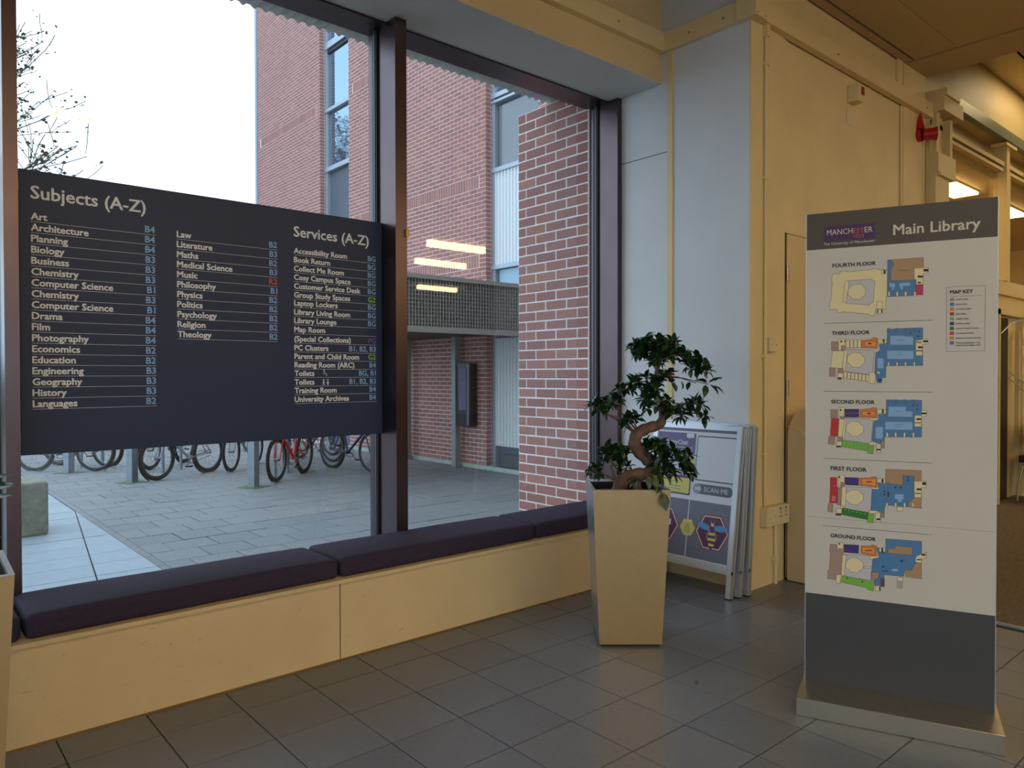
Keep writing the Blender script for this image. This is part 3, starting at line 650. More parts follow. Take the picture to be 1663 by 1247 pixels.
BARK = mat('bark', (84, 78, 74), .9, var=.2, scale=12)
def tree(x, y, H, label):
    o = empty('bare_tree', (x, y, gz), label=label, cat='tree'); tr = MB(); lv = MB()
    def br(p, d, r, ln, lvl):
        if lvl == 0: n = 4
        else: n = 3
        pts = [p]; rs = [r]; q = p.copy(); dd = d.copy()
        for k in range(n):
            dd = (dd+Vector((R.uniform(-.16, .16), R.uniform(-.16, .16), R.uniform(-.04, .12)))).normalized(); q = q+dd*ln/n; pts.append(q.copy()); rs.append(max(.014, r*(1-.55*(k+1)/n)))
        tr.tube(pts, rs, 6 if lvl < 2 else 3, caps=False)
        if lvl >= 4:
            if True:
                for q_ in range(5):
                    c = pts[R.choice((1, 2, 3))]+Vector((R.gauss(0, .12), R.gauss(0, .12), R.gauss(0, .12))); s = R.uniform(.04, .085); a = R.uniform(0, 6.28)
                    u = Vector((math.cos(a), math.sin(a), R.uniform(-.5, .5)))*s; v = Vector((-math.sin(a), math.cos(a), 1))*s*.6; lv.add([c-u, c-v, c+u, c+v], [(0, 1, 2, 3)])
            return
        m = (9, 7, 6, 5)[lvl]
        for k in range(m):
            t = R.uniform(.22, 1); i = min(int(t*n), n-1); s = pts[i].lerp(pts[i+1], t*n-i)
            az = 2*math.pi*(k+R.random())/m; side = Vector((math.cos(az), math.sin(az), R.uniform(.1, .8)))
            nd = (dd*.55+side*.8).normalized()
            br(s, nd, rs[i]*.55, ln*R.uniform(.46, .66), lvl+1)
    br(Vector((0, 0, 0)), Vector((.03, 0, 1)), .26, H*.62, 0)
    tr.build('branches', BARK, o); tag(lv.build('foliage', mat('autumn_leaves', (84, 88, 70), .9, var=.4, scale=2), o), kind='stuff')
    return o
tree(1.3, 30, 13.5, 'bare branching tree against the sky at the left end of the window')

# ------------------------------------------------------------------ bench cushions
xs = [-2.05, -.83, .392, 1.620, 2.848, 3.975]
labs = ['dark seat cushion hidden behind the near planter', 'dark purple seat cushion just left of the left mullion', 'dark purple seat cushion under the subjects sign, longest in view',
        'dark purple seat cushion below the central mullion', 'dark purple seat cushion at the far end behind the bonsai planter']
for i in range(5):
    x0, x1 = xs[i]+.006, xs[i+1]-.006; hx = (x1-x0)/2
    bm = bmesh.new(); bmesh.ops.create_cube(bm, size=1)
    for v in bm.verts: v.co = Vector((v.co.x*2*hx, v.co.y*.362, v.co.z*.088))
    bmesh.ops.bevel(bm, geom=list(bm.edges), offset=.028, segments=4, affect='EDGES', profile=.6)
    bmesh.ops.subdivide_edges(bm, edges=[e for e in bm.edges if e.calc_length() > .2], cuts=6, use_grid_fill=True)
    for v in bm.verts:
        if v.co.z > 0: v.co.z += .007*(1-(v.co.x/hx)**4)*(1-(v.co.y/.181)**4)+.0015*math.sin(v.co.x*9+i)*math.cos(v.co.y*14)
    me = bpy.data.meshes.new('seat_cushion'); bm.to_mesh(me); bm.free(); me.materials.append(FAB)
    for p in me.polygons: p.use_smooth = True
    o = bpy.data.objects.new('cushion_cover', me); COL.objects.link(o)
    root = empty('seat_cushion', ((x0+x1)/2, 3.268, .372), label=labs[i], cat='cushion', group='seat cushions along the window')
    o.parent = root; o.location = (0, 0, .044)
    pp = []
    for sx, sy in ((-1, -1), (1, -1), (1, 1), (-1, 1)): pp.append((sx*(hx-.016), sy*.165, 0))
    MB().tube(pp+[pp[0]], .0025, 5, caps=False).build('seam', mat('seam_thread', (34, 30, 40), .8), root).location = (0, 0, .074)

# ------------------------------------------------------------------ directory sign between the mullions
K = 3.58/3.61
sg = empty('directory_sign', (.457*K, 3.58, 0), label='wide navy board of subjects and services fixed across the left pane', cat='sign')
def Z(z): return 1.31+(z-1.31)*K
SX = .457
def U(x): return (x-SX)*K
bd = MB().box(.0, U(2.158), 0, .018, Z(.980), Z(2.156)).build('board', NAVYB, sg); bevel(bd, .0015, 1)
WT = mat('white_vinyl_letters', (240, 242, 248), .5); BT = mat('blue_vinyl_letters', (146, 192, 244), .5); RT = mat('red_vinyl_letters', (226, 84, 84), .5)
GT = mat('green_vinyl_letters', (150, 214, 84), .5); PT = mat('purple_vinyl_letters', (128, 96, 190), .5)
text('Subjects (A-Z)', 'lettering', WT, sg, U(.499), Z(2.040), width=.437*K, bold=.018)
text('Services (A-Z)', 'lettering', WT, sg, U(1.640), Z(2.020), width=.433*K, bold=.018)
_tc.clear()
t0 = text('Computer Science', 'lettering', WT, sg, 0, 0, width=.302*K, bold=.02); S1 = .302*K/(_tc[('Computer Science', 0)][2]-_tc[('Computer Science', 0)][1]); bpy.data.objects.remove(t0)
t0 = text('Customer Service Desk', 'lettering', WT, sg, 0, 0, width=.380*K, bold=.02); S3 = .380*K/(_tc[('Customer Service Desk', 0)][2]-_tc[('Customer Service Desk', 0)][1]); bpy.data.objects.remove(t0)
def row(name, code, x0, x1, z, size, ccol=BT):
    text(name, 'lettering', WT, sg, U(x0), Z(z), size=size, bold=.03)
    if code: text(code, 'code_lettering', ccol, sg, U(x1)-.003, Z(z)+.001, size=size*1.02, bold=.02, right=True)
    MB().line((U(x0), Z(z)-.0085), (U(x1), Z(z)-.0085), -.0008, .0013).build('rule_line', WT, sg)
c1 = [('Art', 'B4'), ('Architecture', 'B4'), ('Planning', 'B4'), ('Biology', 'B3'), ('Business', 'B3'), ('Chemistry', 'B3'), ('Computer Science', 'B1'), ('Chemistry', 'B3'), ('Computer Science', 'B1'),
      ('Drama', 'B4'), ('Film', 'B4'), ('Photography', 'B4'), ('Economics', 'B2'), ('Education', 'B2'), ('Engineering', 'B3'), ('Geography', 'B3'), ('History', 'B3'), ('Languages', 'B2')]
for i, (a, b) in enumerate(c1): row(a, b, .499, .977, 1.953-.0456*i, S1)
c2 = [('Law', 'B2'), ('Literature', 'B3'), ('Maths', 'B2'), ('Medical Science', 'B3'), ('Music', 'R2'), ('Philosophy', 'B1'), ('Physics', 'B2'), ('Politics', 'B2'), ('Psychology', 'B2'), ('Religion', 'B2'), ('Theology', 'B2')]
for i, (a, b) in enumerate(c2): row(a, b, 1.070, 1.552, 1.948-.0462*i, S1, RT if b == 'R2' else BT)
c3 = [('Accessibility Room', 'BG'), ('Book Return', 'BG'), ('Collect Me Room', 'BG'), ('Cosy Campus Space', 'BG'), ('Customer Service Desk', 'BG'), ('Group Study Spaces', 'G2'), ('Laptop Lockers', 'BG'), ('Library Living Room', 'BG'), ('Library Lounge', 'BG'),
      ('Map Room', ''), ('(Special Collections)', 'PG'), ('PC Clusters', 'B1, B2, B3'), ('Parent and Child Room', 'G2'), ('Reading Room (ARC)', 'B4'), ('Toilets', 'BG, B1'), ('Toilets', 'B1, B2, B3'), ('Training Room', 'B4'), ('University Archives', 'B4')]
z3 = [1.934, 1.888, 1.843, 1.798, 1.753, 1.708, 1.666, 1.62, 1.576, 1.53, 1.482, 1.436, 1.392, 1.348, 1.304, 1.259, 1.215, 1.170]
for (a, b), z in zip(c3, z3): row(a, b, 1.640, 2.118, z, S3, GT if b == 'G2' else (PT if b == 'PG' else BT))
ic = MB(); x, z = U(1.797), Z(1.304)
def ring(mb, cx_, cz, r, a0=0, a1=2*math.pi, wd=.003, y=-.001, n=14, mi=0):
    for k in range(n):
        a, b = a0+(a1-a0)*k/n, a0+(a1-a0)*(k+1)/n
        mb.line((cx_+r*math.cos(a), cz+r*math.sin(a)), (cx_+r*math.cos(b), cz+r*math.sin(b)), y, wd, mi)
def disc(mb, cx_, cz, r, y=-.001, n=16, mi=0): mb.poly([(cx_+r*math.cos(2*math.pi*k/n), cz+r*math.sin(2*math.pi*k/n)) for k in range(n)], y, mi=mi)
disc(ic, x+.006, z+.029, .004); ic.line((x+.007, z+.024), (x+.009, z+.012), -.001, .004).line((x+.009, z+.012), (x+.018, z+.011), -.001, .0035).line((x+.018, z+.011), (x+.023, z+.001), -.001, .0035)
ring(ic, x+.008, z+.006, .009, math.radians(110), math.radians(340)); ic.build('wheelchair_icon', WT, sg)
z = Z(1.259); ic = MB(); disc(ic, x+.004, z+.025, .0035); ic.line((x+.004, z+.021), (x+.004, z+.010), -.001, .006).line((x+.004, z+.010), (x, z-.003), -.001, .003).line((x+.004, z+.010), (x+.009, z-.003), -.001, .003).line((x-.001, z+.010), (x+.003, z+.019), -.001, .002).line((x+.009, z+.010), (x+.005, z+.019), -.001, .002)
disc(ic, x+.028, z+.025, .0035); ic.poly([(x+.028, z+.022), (x+.021, z+.006), (x+.035, z+.006)], -.001).line((x+.026, z+.006), (x+.026, z-.003), -.001, .0028).line((x+.030, z+.006), (x+.030, z-.003), -.001, .0028); ic.build('toilet_icon', WT, sg)
for zz in (1.05, 2.08):
    MB().box(-.024, .0, .002, .016, zz-.02, zz+.02).build('bracket', BRONZE, sg); MB().box(U(2.158), U(2.158)+.006, .002, .016, zz-.02, zz+.02).build('bracket', BRONZE, sg)

# ------------------------------------------------------------------ map totem
TA = math.atan2(-.603, .24)
tt = empty('map_totem', (2.86, 1.49, 0), rz=TA, label='freestanding main library floor map totem on a brushed metal foot', cat='totem sign')
TW = .649
BROWNH = mat('dark_brown_vinyl', (74, 64, 52), .42, var=.04, scale=200); WH = mat('white_totem_panel', (206, 200, 190), .35, var=.02, scale=3); CHAR = mat('charcoal_panel', (66, 66, 68), .5, var=.12, scale=160, stretch=(1, 1, 8))
bevel(MB().box(-.012, TW+.012, -.20, .26, 0, .07).build('foot', STEEL, tt), .0015, 1)
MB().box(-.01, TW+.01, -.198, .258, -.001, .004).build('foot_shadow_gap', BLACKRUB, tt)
MB().box(0, TW, .0, .035, .07, .4225).build('lower_panel', CHAR, tt)
MB().box(0, TW, .0, .035, .4228, 1.808).build('map_panel', WH, tt)
MB().box(0, TW, .0, .035, 1.8083, 1.952).build('header_panel', BROWNH, tt)
MB().box(-.002, .0, -.001, .036, .07, 1.953).box(TW, TW+.002, -.001, .036, .07, 1.953).build('edge_trim', ALU, tt)
MB().line((0, .7328), (TW, .7303), -.0005, .0012).build('panel_seam', mat('seam_grey', (150, 142, 130), .6), tt)
LT = mat('cream_letters', (216, 208, 190), .5); BKT = mat('black_letters', (26, 22, 22), .5)
t0 = text('Main Library', 'x', LT, tt, 0, 0, width=.283, bold=.0); SM = .283/(_tc[('Main Library', 0)][2]-_tc[('Main Library', 0)][1]); bpy.data.objects.remove(t0)
text('Main', 'title_lettering', LT, tt, .3115, 1.843, size=SM, bold=.016)
text('Library', 'title_lettering', LT, tt, .5945, 1.843, size=SM, bold=.016, right=True)
lg = MB().poly([(.064, 1.8375), (.2478, 1.8375), (.2478, 1.897), (.064, 1.897)], -.0006).build('university_logo', mat('logo_purple', (74, 36, 92), .5), tt)
RD = mat('logo_red', (190, 90, 84), .5)
text('MANCH', 'lettering', LT, lg, .0755, 1.862, width=.093, size=.031, bold=.0)
text('EST', 'lettering', RD, lg, .1715, 1.862, width=.038, size=.028, bold=.0)
text('ER', 'lettering', LT, lg, .2115, 1.862, width=.028, size=.031, bold=.0)
text('1824', 'lettering', RD, lg, .172, 1.843, width=.037, bold=0)
text('The University of Manchester', 'lettering', LT, tt, .064, 1.8225, width=.184, bold=.0, shear=.25)
PC_ = {'black': (30, 26, 24), 'blue': (78, 128, 176), 'brown': (176, 140, 104), 'brown2': (170, 142, 124), 'brown3': (110, 66, 66), 'cream': (232, 218, 172), 'crimson': (200, 48, 92), 'dgreen': (44, 120, 38), 'green': (124, 186, 70),
       'grey': (200, 196, 200), 'lblue': (140, 180, 222), 'lgrey': (170, 164, 156), 'navy': (40, 44, 110), 'orange': (220, 128, 52), 'orange2': (238, 150, 68), 'pink': (214, 110, 120), 'purple': (72, 44, 122), 'red': (196, 44, 42)}
PM_ = {k: mat('print_'+k, v, .5) for k, v in PC_.items()}
MAP = [('cream',1,(961,17058,1231,17065,1250,17166,1472,17151,1485,17121,2380,17149,2419,17175,2612,17168,2625,17124,2915,17113,2911,16115,2873,16074,2863,15603,2516,15603,2478,15360,2309,15366,2257,15435,1344,15550,1291,15508,1156,15543,1128,15655,844,15673,875,15982,910,16009,954,16729,921,16760)),('grey',1,(1473,16772,2381,16775,2394,16716,2480,16697,2424,15866,2333,15856,2307,15770,1463,15887,1343,15974,1412,16702)),('cream',1,(1473,16772,1567,16766,1541,16447,1502,16230,1463,15887,1343,15974,1412,16702)),('cream',1,(1541,16447,1713,16597,1859,16618,2017,16594,2161,16413,2155,16182,1966,16017,1716,16038,1521,16229)),('brown',1,(2918,17484,4130,17494,4118,16459,2922,16671)),('blue',1,(2918,17484,3020,17491,3122,17341,3135,17283,3034,17148,3024,16679,3888,16655,3890,16135,3779,16071,2924,16071)),('cream',1,(3824,17109,4291,17105,4292,16896,4121,16893,4118,16473,3889,16487,3888,16669,3826,16687)),('black',0,(4132,17060,4291,17049,4291,16952,4133,16962)),('black',0,(3937,16821,4116,16809,4117,16734,3937,16745)),('black',0,(3938,16582,4049,16576,4049,16519,3938,16526)),('crimson',1,(3889,16473,4118,16459,4120,16081,3891,16093)),('lblue',0,(2986,16581,3176,16570,3177,16428,3126,16431,3127,16317,3076,16320,3075,16434,2986,16453)),('lblue',0,(3327,16561,3678,16575,3678,16456,3441,16456,3429,16315,3379,16318,3378,16417,3328,16420)),('cream',1,(2936,16265,3008,16261,3008,16090,2937,16093)),('cream',1,(3215,16250,3286,16246,3287,16076,3216,16079)),('cream',1,(3505,16234,3575,16231,3575,16061,3505,16065)),('cream',1,(3816,16218,3885,16214,3886,16046,3817,16049)),('cream',1,(2702,17119,2869,17108,2869,16959,2703,16970)),('black',0,(2779,17108,2843,17104,2844,16967,2780,16971)),('cream',1,(2567,15601,2747,15593,2748,15415,2568,15422)),('black',0,(2709,15580,2742,15579,2743,15450,2709,15451)),('black',0,(2580,15586,2606,15585,2607,15455,2581,15456)),('cream',1,(2566,15902,2746,15894,2747,15607,2541,15616)),('black',0,(3287,17069,3613,17047,3613,17030,3288,17052)),('grey',1,(1524,14058,2470,14013,2397,13047,1433,13195)),('cream',1,(1403,14060,1524,14058,1503,13839,1447,13195,1326,13195)),('cream',1,(1525,13809,1724,13938,1935,13926,2146,13729,2134,13526,1938,13339,1726,13354,1504,13561)),('cream',1,(972,14008,1404,14001,1326,13313,906,13345)),('brown2',1,(935,14378,1187,14372,1188,14025,936,14030)),('brown2',1,(865,13330,1083,13329,1084,12996,867,12996)),('cream',1,(1187,14475,1442,14484,1443,14059,1188,14049)),('brown2',1,(1295,14209,1443,14206,1444,14021,1296,14024)),('brown2',1,(1177,13314,1371,13313,1372,13142,1178,13143)),('black',0,(1268,14429,1321,14428,1322,14340,1268,14341)),('black',0,(1410,14426,1447,14425,1448,14337,1410,14338)),('cream',1,(1474,14439,1592,14437,1593,14130,1475,14132)),('cream',1,(1613,14436,1730,14433,1731,14127,1614,14129)),('cream',1,(1751,14433,1867,14430,1869,14125,1752,14127)),('cream',1,(1888,14430,2004,14427,2006,14122,1890,14124)),('orange',1,(1999,14398,2391,14447,2391,14496,2572,14492,2586,14083,2027,14116)),('orange2',1,(2130,14366,2521,14358,2522,14156,2131,14163)),('black',0,(2256,14297,2366,14295,2366,14246,2256,14248)),('cream',1,(2593,14434,2906,14426,2907,14278,2593,14284)),('black',0,(2765,14424,2829,14422,2830,14308,2766,14309)),('cream',1,(1393,13180,1506,13165,1501,12917,1381,12931)),('cream',1,(1527,13160,1639,13145,1635,12896,1515,12911)),('cream',1,(1660,13139,1772,13124,1768,12876,1648,12890)),('cream',1,(1793,13118,1904,13103,1900,12856,1781,12870)),('cream',1,(1925,13097,2036,13083,2032,12836,1913,12850)),('cream',1,(2057,13077,2167,13062,2163,12816,2045,12830)),('cream',1,(2188,13056,2298,13042,2294,12796,2176,12810)),('cream',1,(2319,13036,2428,13021,2424,12776,2307,12790)),('cream',1,(2305,13149,2565,13148,2476,12701,2268,12729)),('cream',1,(1165,13122,1367,13122,1367,12872,1166,12872)),('black',0,(1179,12960,1313,12960,1314,12887,1179,12887)),('blue',1,(2917,14821,4118,14841,4125,13410,2885,13405,2874,12946,2746,12932,2734,12745,2579,12745,2487,13163,2523,13911,2690,14024,2625,14226,2919,14277)),('lblue',0,(3028,14560,3512,14548,3525,14514,3799,14507,3800,14197,3029,14218)),('lblue',0,(2921,13985,3809,13971,3810,13661,2922,13671)),('lblue',0,(2580,13695,2794,13692,2796,13311,2582,13312)),('cream',1,(3886,14355,4291,14430,4293,14206,4121,14210,4111,13781,3889,13784)),('black',0,(4133,14364,4284,14360,4285,14282,4133,14285)),('black',0,(3962,14137,4109,14134,4110,14062,3962,14064)),('black',0,(3900,13989,4110,13986,4110,13949,3901,13953)),('brown',0,(3899,14327,4084,14323,4084,14253,3899,14257)),('cream',1,(2935,13548,3002,13547,3002,13395,2936,13396)),('blue',1,(2930,14855,2996,14853,2997,14704,2930,14706)),('cream',1,(3227,13545,3293,13544,3294,13393,3228,13394)),('blue',1,(3222,14846,3287,14844,3288,14696,3222,14698)),('cream',1,(3517,13542,3582,13542,3583,13391,3517,13392)),('blue',1,(3511,14837,3576,14835,3577,14688,3512,14690)),('cream',1,(3811,13539,3875,13539,3876,13390,3812,13390)),('blue',1,(3805,14828,3869,14826,3870,14680,3806,14681)),('black',0,(3681,14679,3731,14678,3731,14633,3682,14634)),('black',0,(3971,14713,4020,14712,4021,14667,3971,14668)),('black',0,(3935,14546,3984,14544,3985,14499,3935,14501)),('black',0,(3236,14390,3513,14384,3513,14372,3236,14379)),('black',0,(3239,13832,3453,13829,3453,13818,3239,13821)),('navy',0,(2604,12903,2728,12903,2728,12794,2605,12794)),('cream',1,(2572,13191,2675,13191,2676,13093,2573,13093)),('grey',1,(1494,11334,2443,11330,2369,10359,1403,10465)),('cream',1,(1373,11331,1494,11334,1473,11114,1417,10466,1296,10461)),('cream',1,(1495,11085,1694,11223,1906,11220,2118,11031,2105,10827,1909,10631,1697,10638,1474,10835)),('brown2',1,(912,11669,1156,11674,1158,11341,913,11334)),('red',1,(941,11320,1225,11322,1174,10604,902,10638)),('cream',1,(1225,11313,1414,11303,1336,10565,1187,10604)),('brown2',1,(848,10612,1079,10600,1053,10274,827,10294)),('cream',1,(1210,11763,1431,11767,1432,11406,1211,11401)),('brown2',1,(1271,11402,1427,11406,1427,11303,1271,11299)),('black',0,(1251,11696,1305,11697,1305,11624,1251,11623)),('purple',1,(1420,11700,1543,11702,1544,11556,1421,11553)),('purple',1,(1421,11532,1544,11535,1544,11380,1421,11377)),('purple',1,(1554,11702,1676,11705,1677,11559,1554,11556)),('purple',1,(1555,11535,1677,11538,1678,11383,1555,11380)),('purple',1,(1687,11705,1809,11707,1810,11562,1688,11559)),('purple',1,(1688,11538,1810,11541,1810,11386,1688,11383)),('purple',1,(1820,11708,1941,11710,1942,11565,1820,11562)),('purple',1,(1820,11541,1942,11544,1943,11390,1821,11387)),('orange',1,(1984,11696,2350,11747,2402,11777,2557,11772,2572,11391,1985,11391)),('orange2',1,(2063,11634,2501,11643,2502,11462,2063,11451)),('black',0,(2233,11571,2364,11574,2364,11525,2233,11522)),('cream',1,(2325,11385,2572,11377,2650,11264,2339,11298)),('cream',1,(2578,11714,2892,11721,2893,11566,2579,11559)),('black',0,(2751,11712,2810,11713,2811,11570,2752,11568)),('green',1,(1349,10478,2264,10383,2239,10077,1337,10212)),('green',1,(2290,10341,2473,10305,2448,9971,2253,9991)),('dgreen',0,(1484,10445,1492,10445,1482,10178,1474,10177)),('dgreen',0,(1617,10430,1625,10430,1616,10157,1608,10157)),('dgreen',0,(1751,10415,1758,10415,1749,10137,1741,10136)),('dgreen',0,(1883,10400,1891,10400,1882,10116,1874,10116)),('dgreen',0,(2015,10385,2023,10385,2014,10096,2006,10096)),('dgreen',0,(2146,10370,2154,10370,2145,10076,2137,10076)),('brown2',1,(1174,10589,1362,10596,1363,10434,1174,10427)),('cream',1,(1134,10404,1328,10412,1329,10256,1134,10248)),('black',0,(1121,10227,1310,10235,1310,10182,1121,10173)),('cream',1,(2303,10428,2640,10442,2641,10327,2304,10312)),('cream',1,(2563,10410,2713,10416,2714,10027,2565,10020)),('black',0,(2569,10174,2714,10180,2714,10122,2569,10116)),('brown2',1,(2730,10497,2841,10502,2842,10220,2732,10215)),('blue',1,(2903,12088,4094,12091,4096,10698,2845,10651,2833,10502,2730,10489,2679,10357,2407,10490,2469,11244,2662,11336,2610,11507,2906,11543)),('lblue',0,(2981,11831,3562,11828,3563,11666,3787,11654,3788,11450,2970,11453)),('lblue',0,(2868,11241,3789,11253,3791,10956,2865,10945)),('lblue',0,(2535,11030,2787,11037,2769,10577,2524,10582)),('cream',1,(3863,11509,4097,11514,4091,11711,4268,11715,4269,11485,4092,11472,4087,11078,3857,11085)),('black',0,(4102,11627,4256,11630,4256,11560,4102,11557)),('black',0,(3925,11403,4078,11407,4078,11340,3925,11335)),('black',0,(3876,11241,4062,11246,4062,11218,3876,11213)),('cream',1,(2896,10826,2967,10828,2968,10650,2897,10648)),('blue',1,(2903,12094,2972,12095,2973,11940,2904,11939)),('cream',1,(3189,10836,3260,10838,3260,10661,3189,10659)),('blue',1,(3196,12098,3264,12099,3265,11945,3196,11944)),('cream',1,(3491,10846,3562,10849,3562,10673,3492,10670)),('blue',1,(3498,12102,3566,12103,3567,11950,3499,11949)),('cream',1,(3791,10857,3861,10859,3861,10684,3792,10681)),('blue',1,(3798,12106,3865,12107,3865,11955,3798,11954)),('navy',0,(3923,11905,3972,11906,3972,11861,3923,11860)),('navy',0,(3923,11758,3973,11759,3973,11714,3924,11713)),('navy',0,(3786,11911,3836,11912,3836,11867,3786,11866)),('black',0,(3198,11658,3387,11662,3387,11651,3198,11647)),('black',0,(3200,11136,3490,11145,3490,11133,3200,11125)),('black',0,(3213,11065,3402,11071,3402,11059,3213,11054)),('grey',1,(1491,8618,2441,8655,2367,7678,1400,7743)),('cream',1,(1370,8610,1491,8618,1470,8396,1413,7744,1292,7734)),('cream',1,(1492,8368,1691,8515,1904,8521,2115,8341,2103,8136,1906,7931,1694,7929,1471,8117)),('red',1,(908,8958,1153,8974,1154,8654,909,8638)),('red',1,(917,8624,1181,8627,1170,7946,884,7938)),('pink',0,(973,8227,1109,8228,1096,8014,960,8012)),('brown2',1,(838,7905,1021,7905,995,7561,825,7592)),('cream',1,(1206,9071,1435,9085,1437,8674,1208,8658)),('brown2',1,(1296,8797,1409,8804,1410,8598,1297,8590)),('brown2',1,(1195,8569,1343,8579,1292,7882,1175,7887)),('cream',1,(1343,8608,1504,8619,1467,7822,1305,7868)),('black',0,(1220,9028,1274,9031,1274,8958,1220,8954)),('purple',1,(1441,8998,1947,9006,1937,8708,1450,8698)),('orange',1,(1981,9002,2361,9041,2387,9086,2569,9083,2570,8678,1982,8705)),('orange2',1,(2047,8977,2569,9010,2544,8726,2035,8729)),('black',0,(2218,8886,2401,8898,2401,8861,2218,8849)),('cream',1,(2337,8648,2661,8670,2661,8560,2389,8608)),('cream',1,(2590,9026,2878,9045,2879,8881,2590,8862)),('black',0,(2750,9016,2814,9020,2814,8876,2750,8872)),('dgreen',1,(1359,7784,2288,7656,2250,7386,1334,7502)),('green',1,(2288,7656,2484,7644,2459,7271,2251,7290)),('green',0,(1413,7724,1494,7713,1467,7681,1400,7693)),('green',0,(1558,7703,1638,7692,1612,7661,1545,7673)),('green',0,(1703,7683,1782,7672,1756,7640,1689,7652)),('green',0,(1846,7663,1926,7652,1899,7620,1833,7632)),('green',0,(1989,7643,2068,7632,2042,7600,1976,7612)),('green',0,(2131,7623,2210,7612,2184,7581,2118,7592)),('cream',1,(1138,7721,1338,7738,1339,7561,1139,7544)),('black',0,(1117,7527,1320,7545,1320,7471,1117,7453)),('cream',1,(2314,7746,2652,7774,2652,7658,2315,7630)),('cream',1,(2536,7677,2717,7693,2718,7332,2537,7316)),('black',0,(2575,7464,2710,7476,2710,7404,2576,7391)),('brown2',1,(2729,7708,2845,7718,2846,7517,2730,7506)),('brown',1,(2889,9405,4095,9418,4102,7980,3667,8001,2891,8858)),('blue',1,(2595,8853,2892,8830,2968,8907,3083,8828,3475,8826,3486,9197,3856,9191,3852,8356,3679,8167,3667,8001,2869,8008,2845,7718,2379,7780,2415,8595,2661,8598)),('cream',1,(3857,8993,4269,9029,4270,8781,4098,8769,4092,8388,3865,8385)),('black',0,(4129,8983,4252,8991,4252,8879,4129,8870)),('black',0,(3938,8730,4091,8741,4091,8670,3938,8659)),('black',0,(3889,8551,4074,8565,4074,8531,3889,8517)),('lblue',0,(3207,8450,3502,8472,3503,8287,3440,8268,3441,8168,3314,8167,3309,8272,3208,8279)),('navy',0,(2952,8532,3008,8536,3009,8335,2953,8331)),('navy',0,(2816,8551,2877,8556,2878,8498,2816,8494)),('navy',0,(2816,8442,2878,8446,2878,8389,2817,8384)),('navy',0,(3193,8750,3254,8754,3254,8697,3193,8692)),('navy',0,(3370,8756,3430,8760,3431,8703,3370,8699)),('navy',0,(3622,9157,3682,9161,3682,9104,3622,9100)),('navy',0,(3622,9049,3682,9053,3683,8996,3623,8992)),('cream',1,(2902,8097,2974,8103,2975,7945,2903,7939)),('cream',1,(3201,8121,3272,8126,3272,7969,3201,7963)),('cream',1,(3504,8144,3574,8150,3575,7993,3504,7988)),('cream',1,(3791,8167,3861,8172,3861,8017,3792,8011)),('cream',1,(3277,7969,3487,7986,3487,7830,3278,7812)),('grey',1,(1501,5926,2452,6003,2377,5021,1410,5045)),('cream',1,(1380,5913,1501,5926,1480,5703,1423,5047,1302,5032)),('cream',1,(1502,5676,1702,5831,1914,5847,2126,5675,2114,5469,1916,5255,1704,5244,1481,5423)),('brown2',1,(917,6284,1149,6287,1365,6148,1407,5916,1356,5142,1181,4883,827,4892,839,5212,886,5233,932,5967,899,5979)),('cream',1,(1366,5912,1514,5913,1437,5049,1329,5109)),('cream',1,(1176,6379,1405,6403,1406,6152,1176,6127)),('black',0,(1230,6364,1284,6370,1284,6302,1230,6296)),('purple',1,(1419,6330,1957,6352,1948,6020,1420,6012)),('orange',1,(2036,6337,2372,6372,2424,6421,2580,6394,2582,5974,2360,5993,2032,6029)),('orange2',1,(2071,6288,2515,6315,2503,6023,2399,6055,2058,6076)),('black',0,(2176,6182,2425,6209,2425,6174,2177,6147)),('cream',1,(2347,5962,2672,5999,2673,5877,2348,5840)),('green',1,(1369,5085,2325,4985,2508,4994,2470,4597,2274,4643,2261,4700,1330,4813)),('black',0,(1525,5039,1558,5043,1558,4955,1526,4951)),('black',0,(2068,4967,2100,4971,2100,4877,2068,4873)),('cream',1,(1153,5087,1329,5109,1290,4779,1182,4705,1127,4817)),('cream',1,(2140,5531,2375,5559,2375,5495,2140,5466)),('brown',1,(3578,5530,3777,5782,4111,5991,4122,5291,3579,5308)),('blue',1,(2901,6702,4120,6726,4119,5991,3877,5822,3791,5584,3553,5556,3516,5308,3277,5307,2855,5298,2843,5152,2753,5126,2729,4819,2534,4823,2508,5023,2663,5129,2675,5362,2428,5361,2465,5874,2672,5941,2593,6309,2902,6356)),('brown',1,(2987,6336,3209,6346,3216,6461,3812,6462,3805,6160,2980,6149)),('brown2',1,(2415,5360,2675,5334,2650,5113,2404,5009)),('brown3',1,(2735,5139,2864,5155,2865,4832,2736,4815)),('cream',1,(3913,6039,3950,6142,4282,6334,4283,6101,4111,6075,4112,5906,3914,5897)),('black',0,(4122,6246,4257,6261,4258,6191,4123,6176)),('black',0,(3950,6029,4099,6046,4099,6003,3950,5986)),('cream',1,(2671,6331,2895,6355,2895,6197,2671,6172)),('black',0,(2748,6325,2812,6332,2813,6194,2749,6187)),('lblue',1,(3077,5512,3148,5570,3275,5585,3377,5540,3289,5466,3149,5455)),('lgrey',0,(3290,5094,3500,5106,3493,4828,3284,4821)),('cream',1,(3302,5253,3509,5265,3492,5120,3303,5110)),('cream',1,(2560,4826,2729,4848,2729,4640,2561,4618)),('black',0,(2677,4813,2721,4818,2722,4659,2678,4653)),('navy',0,(3413,5939,3488,5948,3489,5856,3413,5848)),('navy',0,(2764,5634,2854,5644,2854,5581,2764,5570)),('black',0,(2765,5431,2996,5459,2996,5431,2765,5402)),('crimson',0,(3576,6015,3606,6018,3607,5890,3577,5886)),('dgreen',0,(2736,6165,2852,6178,2852,6120,2736,6107)),]
